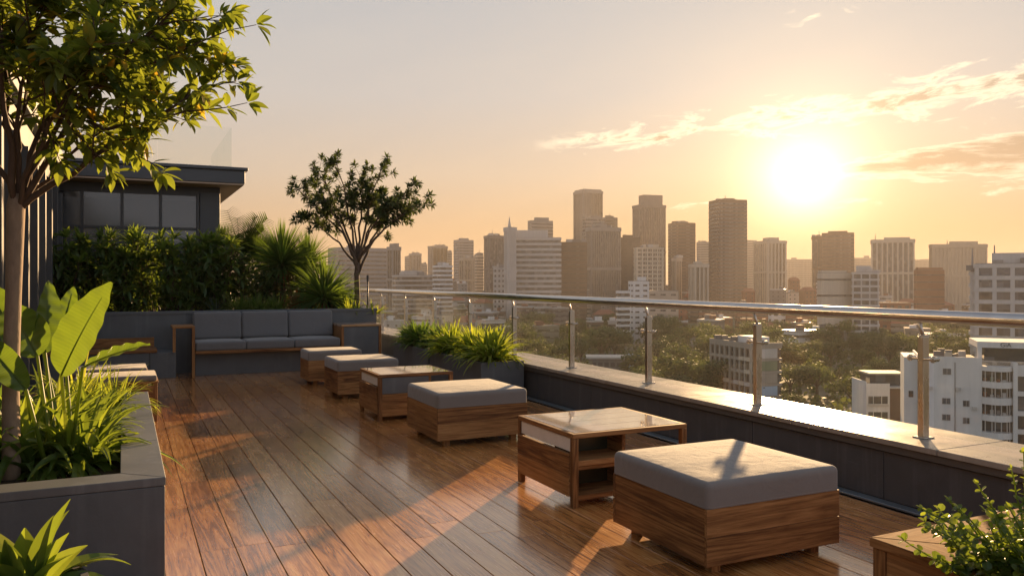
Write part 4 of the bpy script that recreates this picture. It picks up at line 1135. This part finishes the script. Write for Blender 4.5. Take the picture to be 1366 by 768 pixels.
tower('office_tower', 'hazy blue-grey square tower standing alone on the left of the skyline', 605, 632, 320, 1150, 'bands', 'bluegrey', .2, band=1.4, roof=(B(0, 0, .5, .5, 3),))
tower('office_tower', 'small pinkish pair block between the blue-grey and dark brown towers', 613, 633, 344, 1000, 'ribs', 'beige', .3, ribp=5)
tower('office_tower', 'pale narrow block touching the dark brown tower on its left', 632, 645, 340, 1050, 'bands', 'beige', .3)
tower('office_tower', 'dark slab tower just left of the white slim tower', 646, 673, 314, 900, 'ribs', 'mid', .25, ribp=4)
tower('office_block', 'long low banded building under the hazy towers at the left', 524, 582, 367, 620, 'fins', 'pale', .08, pitch=3.6, band=1.3, cat='office building')
tower('apartment_block', 'small white balconied block at the end of the long low banded one', 578, 603, 354, 600, 'fins', 'white', .35, pitch=3.3, band=1.4, cat='apartment block')
tower('apartment_block', 'little white block left of the white slim tower', 658, 674, 357, 620, 'punched', 'pale', 0, cat='apartment block')
tower('office_tower', 'slim white-grey tower with a pointed spire beside the curved banded office', 673, 688, 303, 600, 'ribs', 'pale', .35, ribp=6, ribw=3.0, roof=(('spire', -.1, 0, 8),))
tower('office_tower', 'broad office building striped with white floor bands, centre left', 686, 748, 317, 615, 'fins', 'pale', .0, pitch=4.0, band=1.9, roof=(B(-.12, 0, .7, .6, 6),))
tower('office_tower', 'hazy block peeping over the roof of the white-striped office', 704, 738, 294, 950, 'bands', 'grey', .15, roof=(B(.05, 0, .6, .5, 4),))
tower('office_tower', 'plain brown windowless-looking block between striped office and ribbed tower', 747, 783, 323, 640, 'bands', 'brown', .0, pitch=3.6, band=.5, roof=(('units', 7),))
tower('office_tower', 'tallest tower of the skyline, pale grey with a slotted crown', 765, 804, 254, 1050, 'ribs', 'grey', .34, ribp=3.6, roof=(B(0, 0, .94, .94, 2.2),))
tower('office_tower', 'banded tower standing in front of the tallest tower', 777, 806, 290, 900, 'fins', 'grey', .15, band=1.6)
tower('office_tower', 'small hazy block with flat top between the tallest tower and the two-tier tower', 802, 824, 290, 980, 'bands', 'mid', .2)
tower('office_tower', 'broad dark tower with close vertical fins in the middle of the skyline', 782, 828, 303, 700, 'ribs', 'grey', .15, ribp=2.0, ribw=.6)
tower('office_tower', 'dark brown annex on the right of the finned tower', 826, 854, 317, 720, 'bands', 'dark', .0, pitch=3.6, band=.5)
tower('office_tower', 'two-tier brown tower, second tallest, with a narrower top storey', 844, 888, 273, 940, 'ribs', 'mid', .2, ribp=3.0, ribw=1.0, roof=(B(.06, 0, .74, .7, 12),))
tower('apartment_block', 'whitish grid-fronted apartment tower in front of the two-tier tower', 846, 885, 330, 640, 'grid', 'cream', .08, pitch=3.4, ribp=4.2, band=1.2, ribw=1.2, cat='apartment block')
tower('apartment_block', 'white stepped apartment block reaching below the handrail', 838, 866, 375, 470, 'punched', 'white', .25, pitch=3.1, ribp=3.4, band=1.0, cat='apartment block', roof=(B(.2, 0, .4, .5, 2.5),))
tower('apartment_block', 'lower white wing with balconies left of the stepped apartment block', 823, 840, 388, 450, 'fins', 'white', .2, pitch=3.1, band=1.3, cat='apartment block')
tower('apartment_block', 'plain pale block right of the stepped white apartments', 864, 905, 388, 520, 'punched', 'beige', .0, pitch=5, ribp=6, band=1.1, cat='apartment block')
tower('office_tower', 'dark brown slab with a flat top left of the tallest brown tower', 891, 928, 297, 880, 'bands', 'brown', .3, pitch=3.6, band=.8)
tower('apartment_block', 'slim pinkish stick-like tower before the dark brown slab', 897, 909, 344, 760, 'ribs', 'beige', .4, ribp=3, cat='apartment block')
tower('apartment_block', 'beige block with pale vertical stripes left of the tall dark brown tower', 919, 945, 352, 740, 'ribs', 'cream', .3, ribp=5, ribw=1.4, cat='apartment block')
tower('office_tower', 'hazy block between the dark brown slab and the tall dark brown tower', 929, 946, 323, 1300, 'bands', 'grey', 0)
tower('office_tower', 'tall dark brown tower with fine floor lines, standing alone right of centre', 945, 997, 266, 800, 'bands', 'brown', .28, pitch=3.7, band=1.5)
tower('office_tower', 'faint orange block half behind the cream ribbed tower', 994, 1010, 322, 1350, 'bands', 'beige', 0)
tower('office_tower', 'cream tower with soft vertical ribs left of the sun', 1005, 1049, 321, 900, 'ribs', 'cream', .42, ribp=4.6, ribw=2.0, roof=(B(.05, 0, .5, .5, 4),))
tower('office_block', 'low hazy orange terrace of blocks directly under the sun', 1048, 1085, 346, 1700, 'bands', 'beige', 0, roof=(B(-.2, 0, .2, .3, 4),), cat='office building')
tower('office_tower', 'sun-hazed brown tower with stepped shoulder under the sun', 1096, 1139, 311, 950, 'bands', 'brown', .0, pitch=4, band=1.4, roof=(B(0, 0, .6, .5, 2.5),))
tower('office_tower', 'lower shoulder on the left of the sun-hazed brown tower', 1083, 1098, 316, 980, 'ribs', 'brown', 0)
tower('office_block', 'faint far block in the gap right of the sun-hazed brown tower', 1139, 1163, 344, 1800, 'bands', 'beige', 0, cat='office building', roof=(B(.2, 0, .3, .3, 5),))
tower('office_tower', 'tower with alternating dark and pale vertical stripes right of the sun', 1162, 1219, 320, 820, 'ribs', 'cream', .0, ribp=4.8, ribw=1.6, roof=(B(.1, 0, .6, .5, 2.5), ('mast', -.4, 0, 7)))
tower('office_block', 'faint far block between the striped tower and the broad ribbed block', 1217, 1242, 347, 1800, 'bands', 'beige', 0, cat='office building')
tower('office_block', 'broad brown-grey ribbed block, the widest on the right of the skyline', 1240, 1316, 326, 800, 'ribs', 'beige', .05, ribp=3.4, ribw=1.3, roof=(B(.1, 0, .5, .5, 3), ('mast', -.2, 0, 5)), cat='office building')
tower('office_block', 'brown-fronted low block with a pale flat top before the broad ribbed block', 1219, 1260, 360, 560, 'bands', 'rust', .1, pitch=5, band=.6, cat='office building', roof=(B(0, 0, .9, .8, 1.6),))
tower('office_building', 'pale modern low-rise with a gridded right end above the handrail', 1137, 1172, 363, 450, 'grid', 'pale', .0, pitch=3.6, ribp=3.6, band=1.2, cat='office building')
tower('office_building', 'pale blank-fronted hall with dark roof strip joined to the gridded low-rise', 1090, 1139, 364, 455, 'bands', 'cream', .12, pitch=9, band=1.0, cat='office building', roof=(B(-.1, 0, .8, .7, 1.4),))
tower('office_building', 'white grid-fronted office with square windows at the right edge', 1300, 1376, 352, 300, 'grid', 'pale', .0, pitch=4.4, ribp=4.6, band=1.5, ribw=1.4, cat='office building', glass=winglass_m, roof=(B(.1, 0, .6, .6, 4), ('units', 5), ('mast', -.15, -.2, 7)))
tower('office_building', 'lower left step of the white grid-fronted office', 1294, 1301, 362, 302, 'grid', 'pale', .0, pitch=4.4, ribp=4.0, band=1.5, ribw=1.0, cat='office building', glass=winglass_m)
tower('low_building', 'small white block with a dark doorway, left end of the brick row under the sun', 1025, 1050, 406, 520, 'punched', 'white', .2, pitch=4, ribp=5, cat='building')
tower('low_building', 'long low brown brick building under the handrail glint', 1048, 1108, 410, 520, 'bands', 'rust', .0, pitch=4, band=.8, cat='building')
tower('low_building', 'low rust-coloured building before the striped tower', 1160, 1215, 404, 500, 'punched', 'rust', .1, pitch=4, ribp=4, cat='building')

# --- near buildings
def near_apartments():
    d = 225; c, rz, w, l = place(942, 1044, d, .58); H = zpix(462, d)
    t = thing('concrete_apartments', 'weathered concrete apartment building with balconies and a corner of pale panels, below the railing', 'apartment block', c, rz)
    MB().bx(-w / 2 + .5, w / 2 - .5, -l / 2 + .5, l / 2 - .5, 0, H - .3).build('wall', CM['dark'], t)
    nf = 9; fh = 3.5
    p = MB().bx(-w / 2, w / 2, -l / 2, l / 2, H - .75, H).build('floor_slab', CM['concrete'], t); rep(p, nf, (0, 0, -fh), t)
    ny = 8
    p = MB().bx(-w / 2 - .08, -w / 2 + .6, -.28, .28, 0, H - .1).build('pier', CM['concrete'], t); p.location = (0, -l / 2 + .3, 0); rep(p, ny + 1, (0, (l - .6) / ny, 0), t)
    pw = MB().box((0, 0, 0), (.12, l / ny * .55, 1.9)).build('window', winglass_m, t); pw.hide_render = False
    first = True
    rr = random.Random(3)
    for k in range(min(nf, 6)):
        for j in range(ny):
            z = H - .75 - 1.5 - k * fh; y = -l / 2 + (j + .5) * l / ny
            o = pw if first else pw.copy()
            if not first: COL.objects.link(o); o.parent = t
            first = False; o.location = (-w / 2 + .42, y, z)
            if rr.random() < .35: MB().bx(-w / 2 - .5, -w / 2 + .35, y - l / ny * .42, y + l / ny * .42, z - 1.9, z - .9).build('balcony', CM[rr.choice(['pale', 'concrete', 'cream'])], t)
    nx = 3
    cols = ['pale', 'green', 'concrete', 'skyblue', 'green', 'pale']
    for k in range(6):
        z = H - .75 - k * fh
        MB().bx(-w / 2 + .9, w / 2 - 1.6, -l / 2 - .05, -l / 2 + .3, z - fh + .8, z - .05).build('panel', CM[cols[k]], t)
        MB().bx(w / 2 - 1.5, w / 2 - .2, -l / 2 + .3, -l / 2 + .45, z - fh + 1.0, z - .3).build('window', winglass_m, t)
    MB().bx(-w / 2 - .1, w / 2 + .1, -l / 2 - .1, -l / 2 + .25, H + .01, H + .9).build('roof_parapet', CM['concrete'], t)
    MB().bx(-w / 2 - .1, -w / 2 + .25, -l / 2 + .26, l / 2, H + .01, H + .9).build('roof_parapet', CM['concrete'], t)
    MB().bx(-w * .1, w * .38, -l * .3, l * .1, H + .01, H + 2.2).build('roof_room', CM['white'], t)
    for j in range(5):
        x, y = rr.uniform(-.4, .3) * w, rr.uniform(.1, .45) * l; MB().bx(x - 1, x + 1, y - .6, y + .6, H + .01, H + rr.uniform(.8, 2)).build('roof_unit', CM[rr.choice(['mid', 'pale', 'rust'])], t)
near_apartments()

def ring_part(b, pts, z0, z1, th):
    n = len(pts)
    for i in range(n - 1):
        a, c = Vector(pts[i]), Vector(pts[i + 1]); d = (c - a); L = d.length
        b.box((a.x + d.x / 2, a.y + d.y / 2, (z0 + z1) / 2), (L + .01, th, z1 - z0), rz=math.atan2(d.y, d.x), rnd=.5)

def white_building():
    d = 150; sc = d / FPX
    beta = YAW + math.atan((1310 - 683) / FPX); org = W((1310 - 683) * sc, d, GZ)
    rz = -beta + R(8)
    t = thing('white_building', 'large white building with small square windows and a curved glazed balcony front, at the right', 'building', org, rz)
    H = zpix(482, d); k = sc * math.cos(beta - YAW)
    wl = 86 * k * 1.02
    MB().bx(-wl, 0, 0, 14, 0, H).build('wall', CM['white'], t)
    MB().bx(-wl - 2.4, -wl - .01, 1.5, 12, 0, zpix(480, d)).build('stair_tower', CM['white'], t)
    MB().bx(-wl + .3, -.3, .35, 13.7, H + .01, H + .06).build('roof', CM['rust'], t)
    b = MB(); b.bx(-wl, 0, 0, .3, H + .005, H + .7); b.bx(-wl, -wl + .3, .31, 14, H + .005, H + .7); b.build('roof_parapet', CM['white'], t)
    rr = random.Random(6)
    for j in range(8):
        x, y = rr.uniform(-wl * .7, -1), rr.uniform(2, 9); MB().bx(x - .6, x + .6, y - .5, y + .5, H + .07, H + rr.uniform(.8, 2.0)).build('roof_unit', CM[rr.choice(['pale', 'cream', 'mid', 'concrete'])], t)
    for px, py in ((1263, 497), (1262, 537), (1289, 539), (1262, 559), (1289, 562), (1263, 590), (1289, 590)):
        x = (px - 1310) * k * 1.02; z = zpix(py, d); ww = 1.3 if px < 1280 else 1.0
        f = MB(); f.bx(x - ww / 2 - .08, x + ww / 2 + .08, -.06, .02, z - .62, z + .62); o = f.build('window', CM['pale'], t)
        MB().bx(x - ww / 2, x - .04, -.09, -.055, z - .52, z + .52).build('pane', winglass_m, o); MB().bx(x + .04, x + ww / 2, -.09, -.055, z - .52, z + .52).build('pane', winglass_m, o)
    x = -wl - 1.2; z = zpix(531, d); MB().bx(x - .4, x + .4, 1.40, 1.52, z - .6, z + .6).build('window', winglass_m, t)
    # curved balcony front on the right: white bands, glazing, mullions
    a0 = 40 * k * 1.02
    arc = [(i / 10 * a0, -1.4 * math.sin(PI * i / 10) - .1) for i in range(11)]
    MB().bx(.02, a0 + 14, .9, 14, 0, H - 1.2).build('glazing', winglass_m, t)
    yb = [(488, 494), (508, 516), (529, 538), (552, 560), (575, 583), (597, 605)]
    for u0, u1 in yb:
        z1, z0 = zpix(u0, d), zpix(u1, d); b = MB()
        vs = [(x, y, z) for z in (z0, z1) for x, y in arc] + [(x, 2.0, z) for z in (z0, z1) for x, y in arc]
        n = 11; fs = []
        for i in range(n - 1): fs += [(i, i + 1, n + i + 1, n + i), (n + i, n + i + 1, 3 * n + i + 1, 3 * n + i), (2 * n + i, 2 * n + i + 1, i + 1, i)]
        fs += [(0, n, 3 * n, 2 * n), (n - 1, 2 * n - 1, 4 * n - 1, 3 * n - 1)]
        b.add(vs, fs, .5); b.build('balcony_band', CM['white'], t)
    for i in (1, 3, 4, 6, 8, 9):
        x, y = arc[i]; MB().bx(x - .07, x + .07, y + .25, y + .45, 0, zpix(492, d)).build('mullion', CM['pale'], t)
    MB().bx(a0, a0 + .7, -.6, 2, 0, H).build('column', CM['white'], t)
    for u0, u1 in ((486, 500), (520, 526), (546, 552), (570, 576)):
        MB().bx(a0 + .75, a0 + 16, .2, 2, zpix(u1, d), zpix(u0, d)).build('floor_band', CM['white'], t)
    rc = random.Random(4)
    for (u0, u1) in yb[1:4]:
        for i in (1, 3, 5, 7):
            x, y = arc[i]; zz = zpix(u0, d); MB().bx(x - .25, x + .3, y + .5, y + .8, zz + .02, zz + rc.uniform(.4, 1.1)).build('balcony_item', CM[rc.choice(['rust', 'mid', 'pale', 'green'])], t)
    for px, py in ((1240, 520), (1278, 520), (1240, 575), (1300, 545)):
        x = (px - 1310) * k * 1.02; z = zpix(py, d); MB().bx(x - .4, x + .4, -.38, -.005, z - .3, z + .3).build('air_conditioner', CM['pale'], t)
    MB().tube([(-wl * .42, -.08, 2), (-wl * .42, -.08, H - .3)], .06, 6).build('drain_pipe', CM['mid'], t)
    # penthouse
    zt, zb = zpix(456, d), zpix(464, d)
    MB().bx(-.6, a0 + 16, 1.2, 12, zb, zt).build('penthouse_roof', CM['white'], t)
    MB().bx(.6, a0 + 15, 1.9, 11, H + .02, zb - .01).build('penthouse_glazing', winglass_m, t)
    MB().bx(-.6, 0.15, 1.2, 1.9, H - .5, zb - .01).build('penthouse_column', CM['white'], t)
    tx = bpy.data.curves.new('lettering', 'FONT'); tx.body = 'GiA'; tx.size = 1.1; tx.extrude = .02; tx.align_x = 'CENTER'
    o = text_mesh(tx, CM['dark'], t)
    o.location = (4.0, 1.17, zb + .22); o.rotation_euler = (R(90), 0, 0)
white_building()

def white_house():
    d = 190; beta = YAW + math.atan((1180 - 683) / FPX); k = d / FPX * math.cos(beta - YAW); org = W((1187 - 683) / FPX * d, d, GZ)
    t = thing('white_house', 'small white house with dark roof terrace glazing, left of the large white building', 'house', org, -beta + R(22))
    H = zpix(516, d); wl = 31 * k * 1.1; wr = 26 * k * 1.1
    MB().bx(-wl, 0, 0, 9, 0, H).build('wall', CM['white'], t)
    MB().bx(0.01, wr, .4, 9, 0, H - .4).build('side_wing', CM['brown'], t)
    MB().bx(-.2, wr + .2, .1, 9.2, H - .39, H - .05).build('roof', CM['pale'], t)
    MB().bx(-wl + 1.8, wr, 2.5, 8.5, H + .01, zpix(501, d)).build('terrace_glazing', winglass_m, t)
    MB().bx(-wl + 1.5, wr + .3, 2.2, 8.8, zpix(501, d), zpix(499, d)).build('terrace_roof', CM['cream'], t)
    b = MB(); b.bx(-wl, 0, 0, .25, H + .005, H + .8); b.bx(-wl, -wl + .25, .26, 9, H + .005, H + 1.2); b.build('roof_parapet', CM['white'], t)
    for z in (zpix(534, d), zpix(555, d), zpix(576, d)):
        MB().bx(-wl + .5, -.5, -.05, .06, z - 1.1, z + 1.0).build('window', winglass_m, t)
        for x in (-wl * .7, -wl * .35): MB().bx(x - .06, x + .06, -.1, -.055, z - 1.1, z + 1.0).build('mullion', CM['white'], t)
        MB().bx(-wl + .4, -.4, -.35, -.06, z - 1.25, z - .75).build('balcony', CM['pale'], t)
white_house()

def flat_hall():
    d = 300; beta = YAW + math.atan((820 - 683) / FPX); k = d / FPX * math.cos(beta - YAW)
    t = thing('low_hall', 'low flat-roofed hall with a pale blue end wall among the trees', 'hall', W((786 - 683) / FPX * d, d, GZ), -beta + R(4))
    H = zpix(474, d)
    MB().bx(0, 52 * k, 0, 9, 0, H - 1.2).build('wall', CM['mid'], t)
    MB().bx(52 * k + .05, 71 * k, -.6, 9, 0, H).build('end_wall', CM['skyblue'], t)
    MB().bx(-1, 52 * k, -1, 10, H - 1.15, H - .5).build('roof', metalroof_m, t)
    for j in range(6): MB().bx(1 + j * 2.3, 2.6 + j * 2.3, -.06, .05, H - 4.2, H - 2.6).build('window', CM['dark'], t)
    MB().bx(-3, 80 * k, -6, -1.2, H - 6.5, H - 5.9).build('canopy', CM['pale'], t)
flat_hall()

# roof sign whose letters catch the light, far right between the trees
def roof_sign():
    d = 330; k = d / FPX
    p = pix(1276, 446, d); beta = YAW + math.atan((1276 - 683) / FPX)
    t = thing('letter_sign', 'small white letter sign standing over the trees left of the grid-fronted office', 'sign', (p.x, p.y, GZ), -beta)
    z = p.z - GZ
    MB().tube([(-2, .2, 0), (-2, .2, z)], .12, 6).build('post', CM['dark'], t); MB().tube([(2, .2, 0), (2, .2, z)], .12, 6).build('post', CM['dark'], t)
    MB().bx(-2.8, 2.8, .1, .2, z - .9, z - .8).build('rail', CM['dark'], t)
    tx = bpy.data.curves.new('lettering', 'FONT'); tx.body = '0MNZ 4'; tx.size = 1.9; tx.extrude = .05; tx.align_x = 'CENTER'
    o = text_mesh(tx, CM['white'], t)
    o.location = (0, .05, z - .75); o.rotation_euler = (R(90), 0, 0)
roof_sign()

# --- low-rise fill between the towers and the trees
def low_rise():
    r = random.Random(77); kinds = [('white', 'white flat-roofed low block'), ('pale', 'pale grey low block'), ('cream', 'cream low block'), ('rust', 'reddish brown low block'), ('brown', 'brown low block'), ('grey', 'grey low block'), ('mid', 'dark grey low block'), ('tile', 'terracotta low block')]
    n = 0; boxes = []
    for _ in range(900):
        if n >= 175: break
        px = r.uniform(500, 1300); depth = r.uniform(400, 1250) if r.random() < .8 else r.uniform(500, 700)
        if px > 860 and r.random() < .35: depth = r.uniform(380, 620)
        wpx = r.uniform(12, 30) * 560 / depth ; 
        ytop = {0: 0}.get(1, None)
        h = r.uniform(6, 15) if depth < 560 else r.uniform(9, 21) if depth < 700 else r.uniform(14, 38)
        p = W((px - 683) / FPX * depth, depth, GZ)
        wd = wpx / FPX * depth
        if any((p - q).length < (wd + w2) * .62 for q, w2 in boxes): continue
        boxes.append((p, wd)); n += 1
        kc, lab = r.choice(kinds + kinds[3:5] * 2 + kinds[6:8] * 2 if px > 820 else kinds[:3] + kinds[4:7] * 2)
        near_t = min(TOWERS, key=lambda q: abs(q[0] - px)); short = ' '.join(near_t[1].split()[:5])
        t = thing('low_building', lab, 'building', p, -YAW + r.uniform(-.6, .6), 'low buildings packed below the towers')
        t['near'] = short
        l = wd * r.uniform(.6, 1.3); wm = CM[kc]
        MB().bx(-wd / 2, wd / 2, -l / 2, l / 2, 0, h).build('wall', wm, t)
        if kc == 'tile' or r.random() < .15:
            b = MB(); o = .6; b.add([(-wd / 2 - o, -l / 2 - o, h), (wd / 2 + o, -l / 2 - o, h), (wd / 2 + o, l / 2 + o, h), (-wd / 2 - o, l / 2 + o, h), (-wd * .3, 0, h + 3.2), (wd * .3, 0, h + 3.2)],
                [(0, 1, 5, 4), (1, 2, 5), (2, 3, 4, 5), (3, 0, 4), (3, 2, 1, 0)], .5); b.build('roof', CM['tile'], t)
        else:
            MB().bx(-wd / 2 - .2, wd / 2 + .2, -l / 2 - .2, l / 2 + .2, h, h + .8).build('roof', r.choice([roof_cm, CM['pale'], metalroof_m]), t)
            for j in range(2): x, y = r.uniform(-.3, .3) * wd, r.uniform(-.3, .3) * l; MB().bx(x - 1.6, x + 1.6, y - 1.2, y + 1.2, h + .81, h + r.uniform(2, 3.4)).build('roof_unit', r.choice([CM['white'], CM['mid'], CM['rust']]), t)
        nf = max(1, int(h / 3.6)); hipped = len(kids(t)) == 2; 
        banded = r.random() < .5; far = 'far' if depth > 900 else ('middle-distance' if depth > 620 else 'nearer')
        lb = '%s %s with %s, below the %s' % (far, lab.replace('flat-roofed ', ''), 'window bands' if banded else 'square windows', short)
        t['label'] = ' '.join(lb.split()[:16]); del t['near']
        if banded:
            q = MB().bx(-wd / 2 - .08, wd / 2 + .08, -l / 2 - .08, l / 2 + .08, h - 2.6, h - 1.3).build('window_band', towerglass_m, t); rep(q, min(nf, 7), (0, 0, -3.6), t)
        else:
            nx = max(2, min(7, int(wd / 3.6))); pr = MB().box((0, 0, 0), (1.1, .2, 1.2)).build('window', towerglass_m, t); f = True
            for iz in range(min(nf, 5)):
                for ix in range(nx):
                    o = pr if f else pr.copy()
                    if not f: COL.objects.link(o); o.parent = t
                    f = False; o.location = (-wd / 2 + (ix + .5) * wd / nx, -l / 2, h - 2.0 - iz * 3.6)
low_rise()

# --- trees of the park between the terrace and the city
def crown_mesh(seed):
    r = random.Random(seed); b = MB()
    blobs = [(Vector((0, 0, .62)), .30)] + [(Vector((r.uniform(-.3, .3), r.uniform(-.3, .3), r.uniform(.42, .82))), r.uniform(.13, .24)) for _ in range(11)]
    for c, rad in blobs:
        for _ in range(int(900 * rad)):
            d = Vector((r.gauss(0, 1), r.gauss(0, 1), r.gauss(0, 1))).normalized(); p = c + Vector((d.x, d.y, d.z * .8)) * rad * (r.random() ** .35) * 1.05
            n = (d + Vector((r.uniform(-.8, .8), r.uniform(-.8, .8), r.uniform(-.5, .9)))).normalized(); u = n.orthogonal().normalized(); v = n.cross(u); s = r.uniform(.014, .034)
            a = r.uniform(0, 6.28); u2 = u * math.cos(a) + v * math.sin(a); v2 = n.cross(u2)
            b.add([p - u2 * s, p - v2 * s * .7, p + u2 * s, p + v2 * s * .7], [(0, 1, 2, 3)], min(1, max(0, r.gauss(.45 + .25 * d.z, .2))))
    return b
def park():
    r = random.Random(9); protos = []
    for k in range(6):
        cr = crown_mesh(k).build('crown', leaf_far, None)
        tr = MB(); tr.tube([(0, 0, -.02), (.01, 0, .2), (0, .01, .45)], [.035, .028, .018], 7)
        for q in range(5): a = q * 1.26; tr.tube([(0, 0, .3), (math.cos(a) * .1, math.sin(a) * .1, .45), (math.cos(a) * .2, math.sin(a) * .2, .62)], [.016, .011, .005], 5)
        to = tr.build('trunk', darkbark_m, None); protos.append((cr, to))
    used = [False] * 6; n = 0; pts = []
    avoid = [(W((990 - 683) / FPX * 235, 238), 20), (W((1290 - 683) / FPX * 158, 160), 19), (W((1185 - 683) / FPX * 195, 196), 10), (W((822 - 683) / FPX * 303, 304), 13), (W((1070 - 683) / FPX * 430, 430), 30)]
    for _ in range(6000):
        if n >= 285: break
        px = r.uniform(480, 1390); dep = 130 + 420 * r.random() ** 1.3
        if px > 860 and dep < 215: continue
        p = W((px - 683) / FPX * dep, dep, GZ); h = r.uniform(8, 16) * (1 + .15 * (dep > 300))
        if dep < 200: h = min(h, 11)
        if 1150 < px < 1390 and dep < 260: continue
        if 930 < px < 1060 and dep < 225: h = min(h, 7)
        if any((p - c).length < rad for c, rad in avoid): continue
        if any((p - c).length < 6.5 for c in pts): continue
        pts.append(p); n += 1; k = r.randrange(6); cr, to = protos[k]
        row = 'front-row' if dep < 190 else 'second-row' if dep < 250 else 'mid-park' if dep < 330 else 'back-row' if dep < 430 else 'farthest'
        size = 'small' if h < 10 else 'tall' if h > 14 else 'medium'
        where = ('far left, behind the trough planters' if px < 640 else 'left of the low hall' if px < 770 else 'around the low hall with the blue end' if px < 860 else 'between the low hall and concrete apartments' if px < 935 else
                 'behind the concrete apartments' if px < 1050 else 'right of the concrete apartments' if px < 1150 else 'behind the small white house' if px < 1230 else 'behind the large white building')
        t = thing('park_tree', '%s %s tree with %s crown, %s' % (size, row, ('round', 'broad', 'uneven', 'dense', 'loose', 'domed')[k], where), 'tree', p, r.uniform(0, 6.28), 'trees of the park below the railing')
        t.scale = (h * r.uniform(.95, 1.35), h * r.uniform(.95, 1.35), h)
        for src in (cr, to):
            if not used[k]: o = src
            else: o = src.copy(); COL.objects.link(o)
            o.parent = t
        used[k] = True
    for k in range(6):
        if not used[k]:
            for o in protos[k]: bpy.data.objects.remove(o)
    print('park trees', n)
park()

# understory: bushes and scrub as one mass
def scrub():
    r = random.Random(19); b = MB()
    for _ in range(9000):
        px = r.uniform(450, 1400); dep = 120 + 480 * r.random(); p = W((px - 683) / FPX * dep, dep, GZ)
        s = r.uniform(.5, 1.6)
        for q in range(3):
            c = p + Vector((r.uniform(-2, 2), r.uniform(-2, 2), r.uniform(.2, 2.6))); n_ = rdir(r, 10, 90); u = n_.orthogonal().normalized() * s; v = n_.cross(u)
            b.add([c - u, c - v * .6, c + u, c + v * .6], [(0, 1, 2, 3)], r.random())
    tag(b.build('undergrowth', leaf_far), 'scrubby green undergrowth between the park trees', 'undergrowth', kind='stuff')
scrub()

# ground sheet, water, road, hills
def ground():
    m, T, p, out = mat('city_ground')
    tc = T.new('ShaderNodeTexCoord').outputs['Object']
    n1 = T.noise(tc, .012, 6, .6, .4); n2 = T.noise(tc, .08, 5, .6)
    g = T.m('ADD', T.m('MULTIPLY', n1, .6), T.m('MULTIPLY', n2, .4))
    col = T.ramp(g, [(.0, (.05, .065, .025)), (.42, (.09, .10, .04)), (.52, (.16, .14, .09)), (.62, (.24, .21, .17)), (1, (.16, .15, .14))])
    T.l.new(col, p.inputs['Base Color']); p.inputs['Roughness'].default_value = .9
    b = MB(); b.add([(-1500, -900, GZ), (6500, -900, GZ), (6500, 6500, GZ), (-1500, 6500, GZ)], [(0, 1, 2, 3)]); tag(b.build('ground', m), kind='structure')
    mw, T, p, out = mat('pond_water'); p.inputs['Base Color'].default_value = (.03, .04, .04, 1); p.inputs['Roughness'].default_value = .12
    tc = T.new('ShaderNodeTexCoord').outputs['Object']; bump(T, p, T.noise(tc, .6, 3, .5), .12, .3)
    def strip(name, pts, mt, z):
        b = MB(); n = len(pts); b.add([(q.x, q.y, z) for q in pts], [tuple(range(n))]); return tag(b.build(name, mt), kind='structure')
    strip('pond_water', [W((a - 683) / FPX * dd, dd) for a, dd in ((1050, 640), (1120, 640), (1128, 690), (1112, 740), (1056, 735), (1040, 690))], mw, GZ + .25)
    asph = rough_mat('asphalt', (.045, .045, .047), (.07, .07, .07), .85, .2, bs=0)
    paint = CM['white']
    for i, (a, c, dd, wd) in enumerate(((700, 1290, 400, 9), (560, 1200, 560, 10))):
        p0 = W((a - 683) / FPX * dd, dd); p1 = W((c - 683) / FPX * (dd + 40), dd + 40); d = (p1 - p0).normalized(); s_ = Vector((-d.y, d.x, 0))
        strip('road', [p0 - s_ * wd / 2, p1 - s_ * wd / 2, p1 + s_ * wd / 2, p0 + s_ * wd / 2], asph, GZ + .012)
        b = MB(); L = (p1 - p0).length; q = 0
        while q < L: c0 = p0 + d * q; b.add([(v.x, v.y, GZ + .02) for v in (c0 - s_ * .1, c0 + d * 3 - s_ * .1, c0 + d * 3 + s_ * .1, c0 + s_ * .1)], [(0, 1, 2, 3)]); q += 9
        tag(b.build('road_markings', paint), kind='structure')
    # far hills along the horizon
    hm = city_mat('far_hill', (.10, .10, .09)); b = MB(); n = 90; vs = []
    for i in range(n + 1):
        az = R(-40 + 110 * i / n) ; hgt = 34 + 26 * noise.noise(Vector((i * .13, 2.2, 0))) + 8 * noise.noise(Vector((i * .7, 5, 0)))
        for rad, z in ((3900, GZ - 1), (4150, GZ + hgt), (4300, GZ + hgt * .98), (4600, GZ - 1)): vs.append((math.sin(az) * rad, math.cos(az) * rad, z))
    b.add(vs, [(i * 4 + j, i * 4 + j + 1, i * 4 + j + 5, i * 4 + j + 4) for i in range(n) for j in range(3)]); tag(b.build('hills', hm, smooth=True), kind='structure')
ground()

# ------------------------------------------------------------------ the air
HAZE = 0.00024
def haze():
    m = bpy.data.materials.new('haze_air'); m.use_nodes = True; T = NT(m.node_tree); T.n.clear()
    out = T.new('ShaderNodeOutputMaterial'); v = T.new('ShaderNodeVolumePrincipled')
    v.inputs['Color'].default_value = (.39, .365, .345, 1); v.inputs['Density'].default_value = HAZE; v.inputs['Anisotropy'].default_value = .35
    T.l.new(v.outputs[0], out.inputs['Volume'])
    b = MB().bx(-1800, 6800, -1200, 6800, GZ - 1.5, 150); o = b.build('haze', m); tag(o, kind='stuff')
    o['label'] = 'warm evening haze lying over the whole city'
haze()
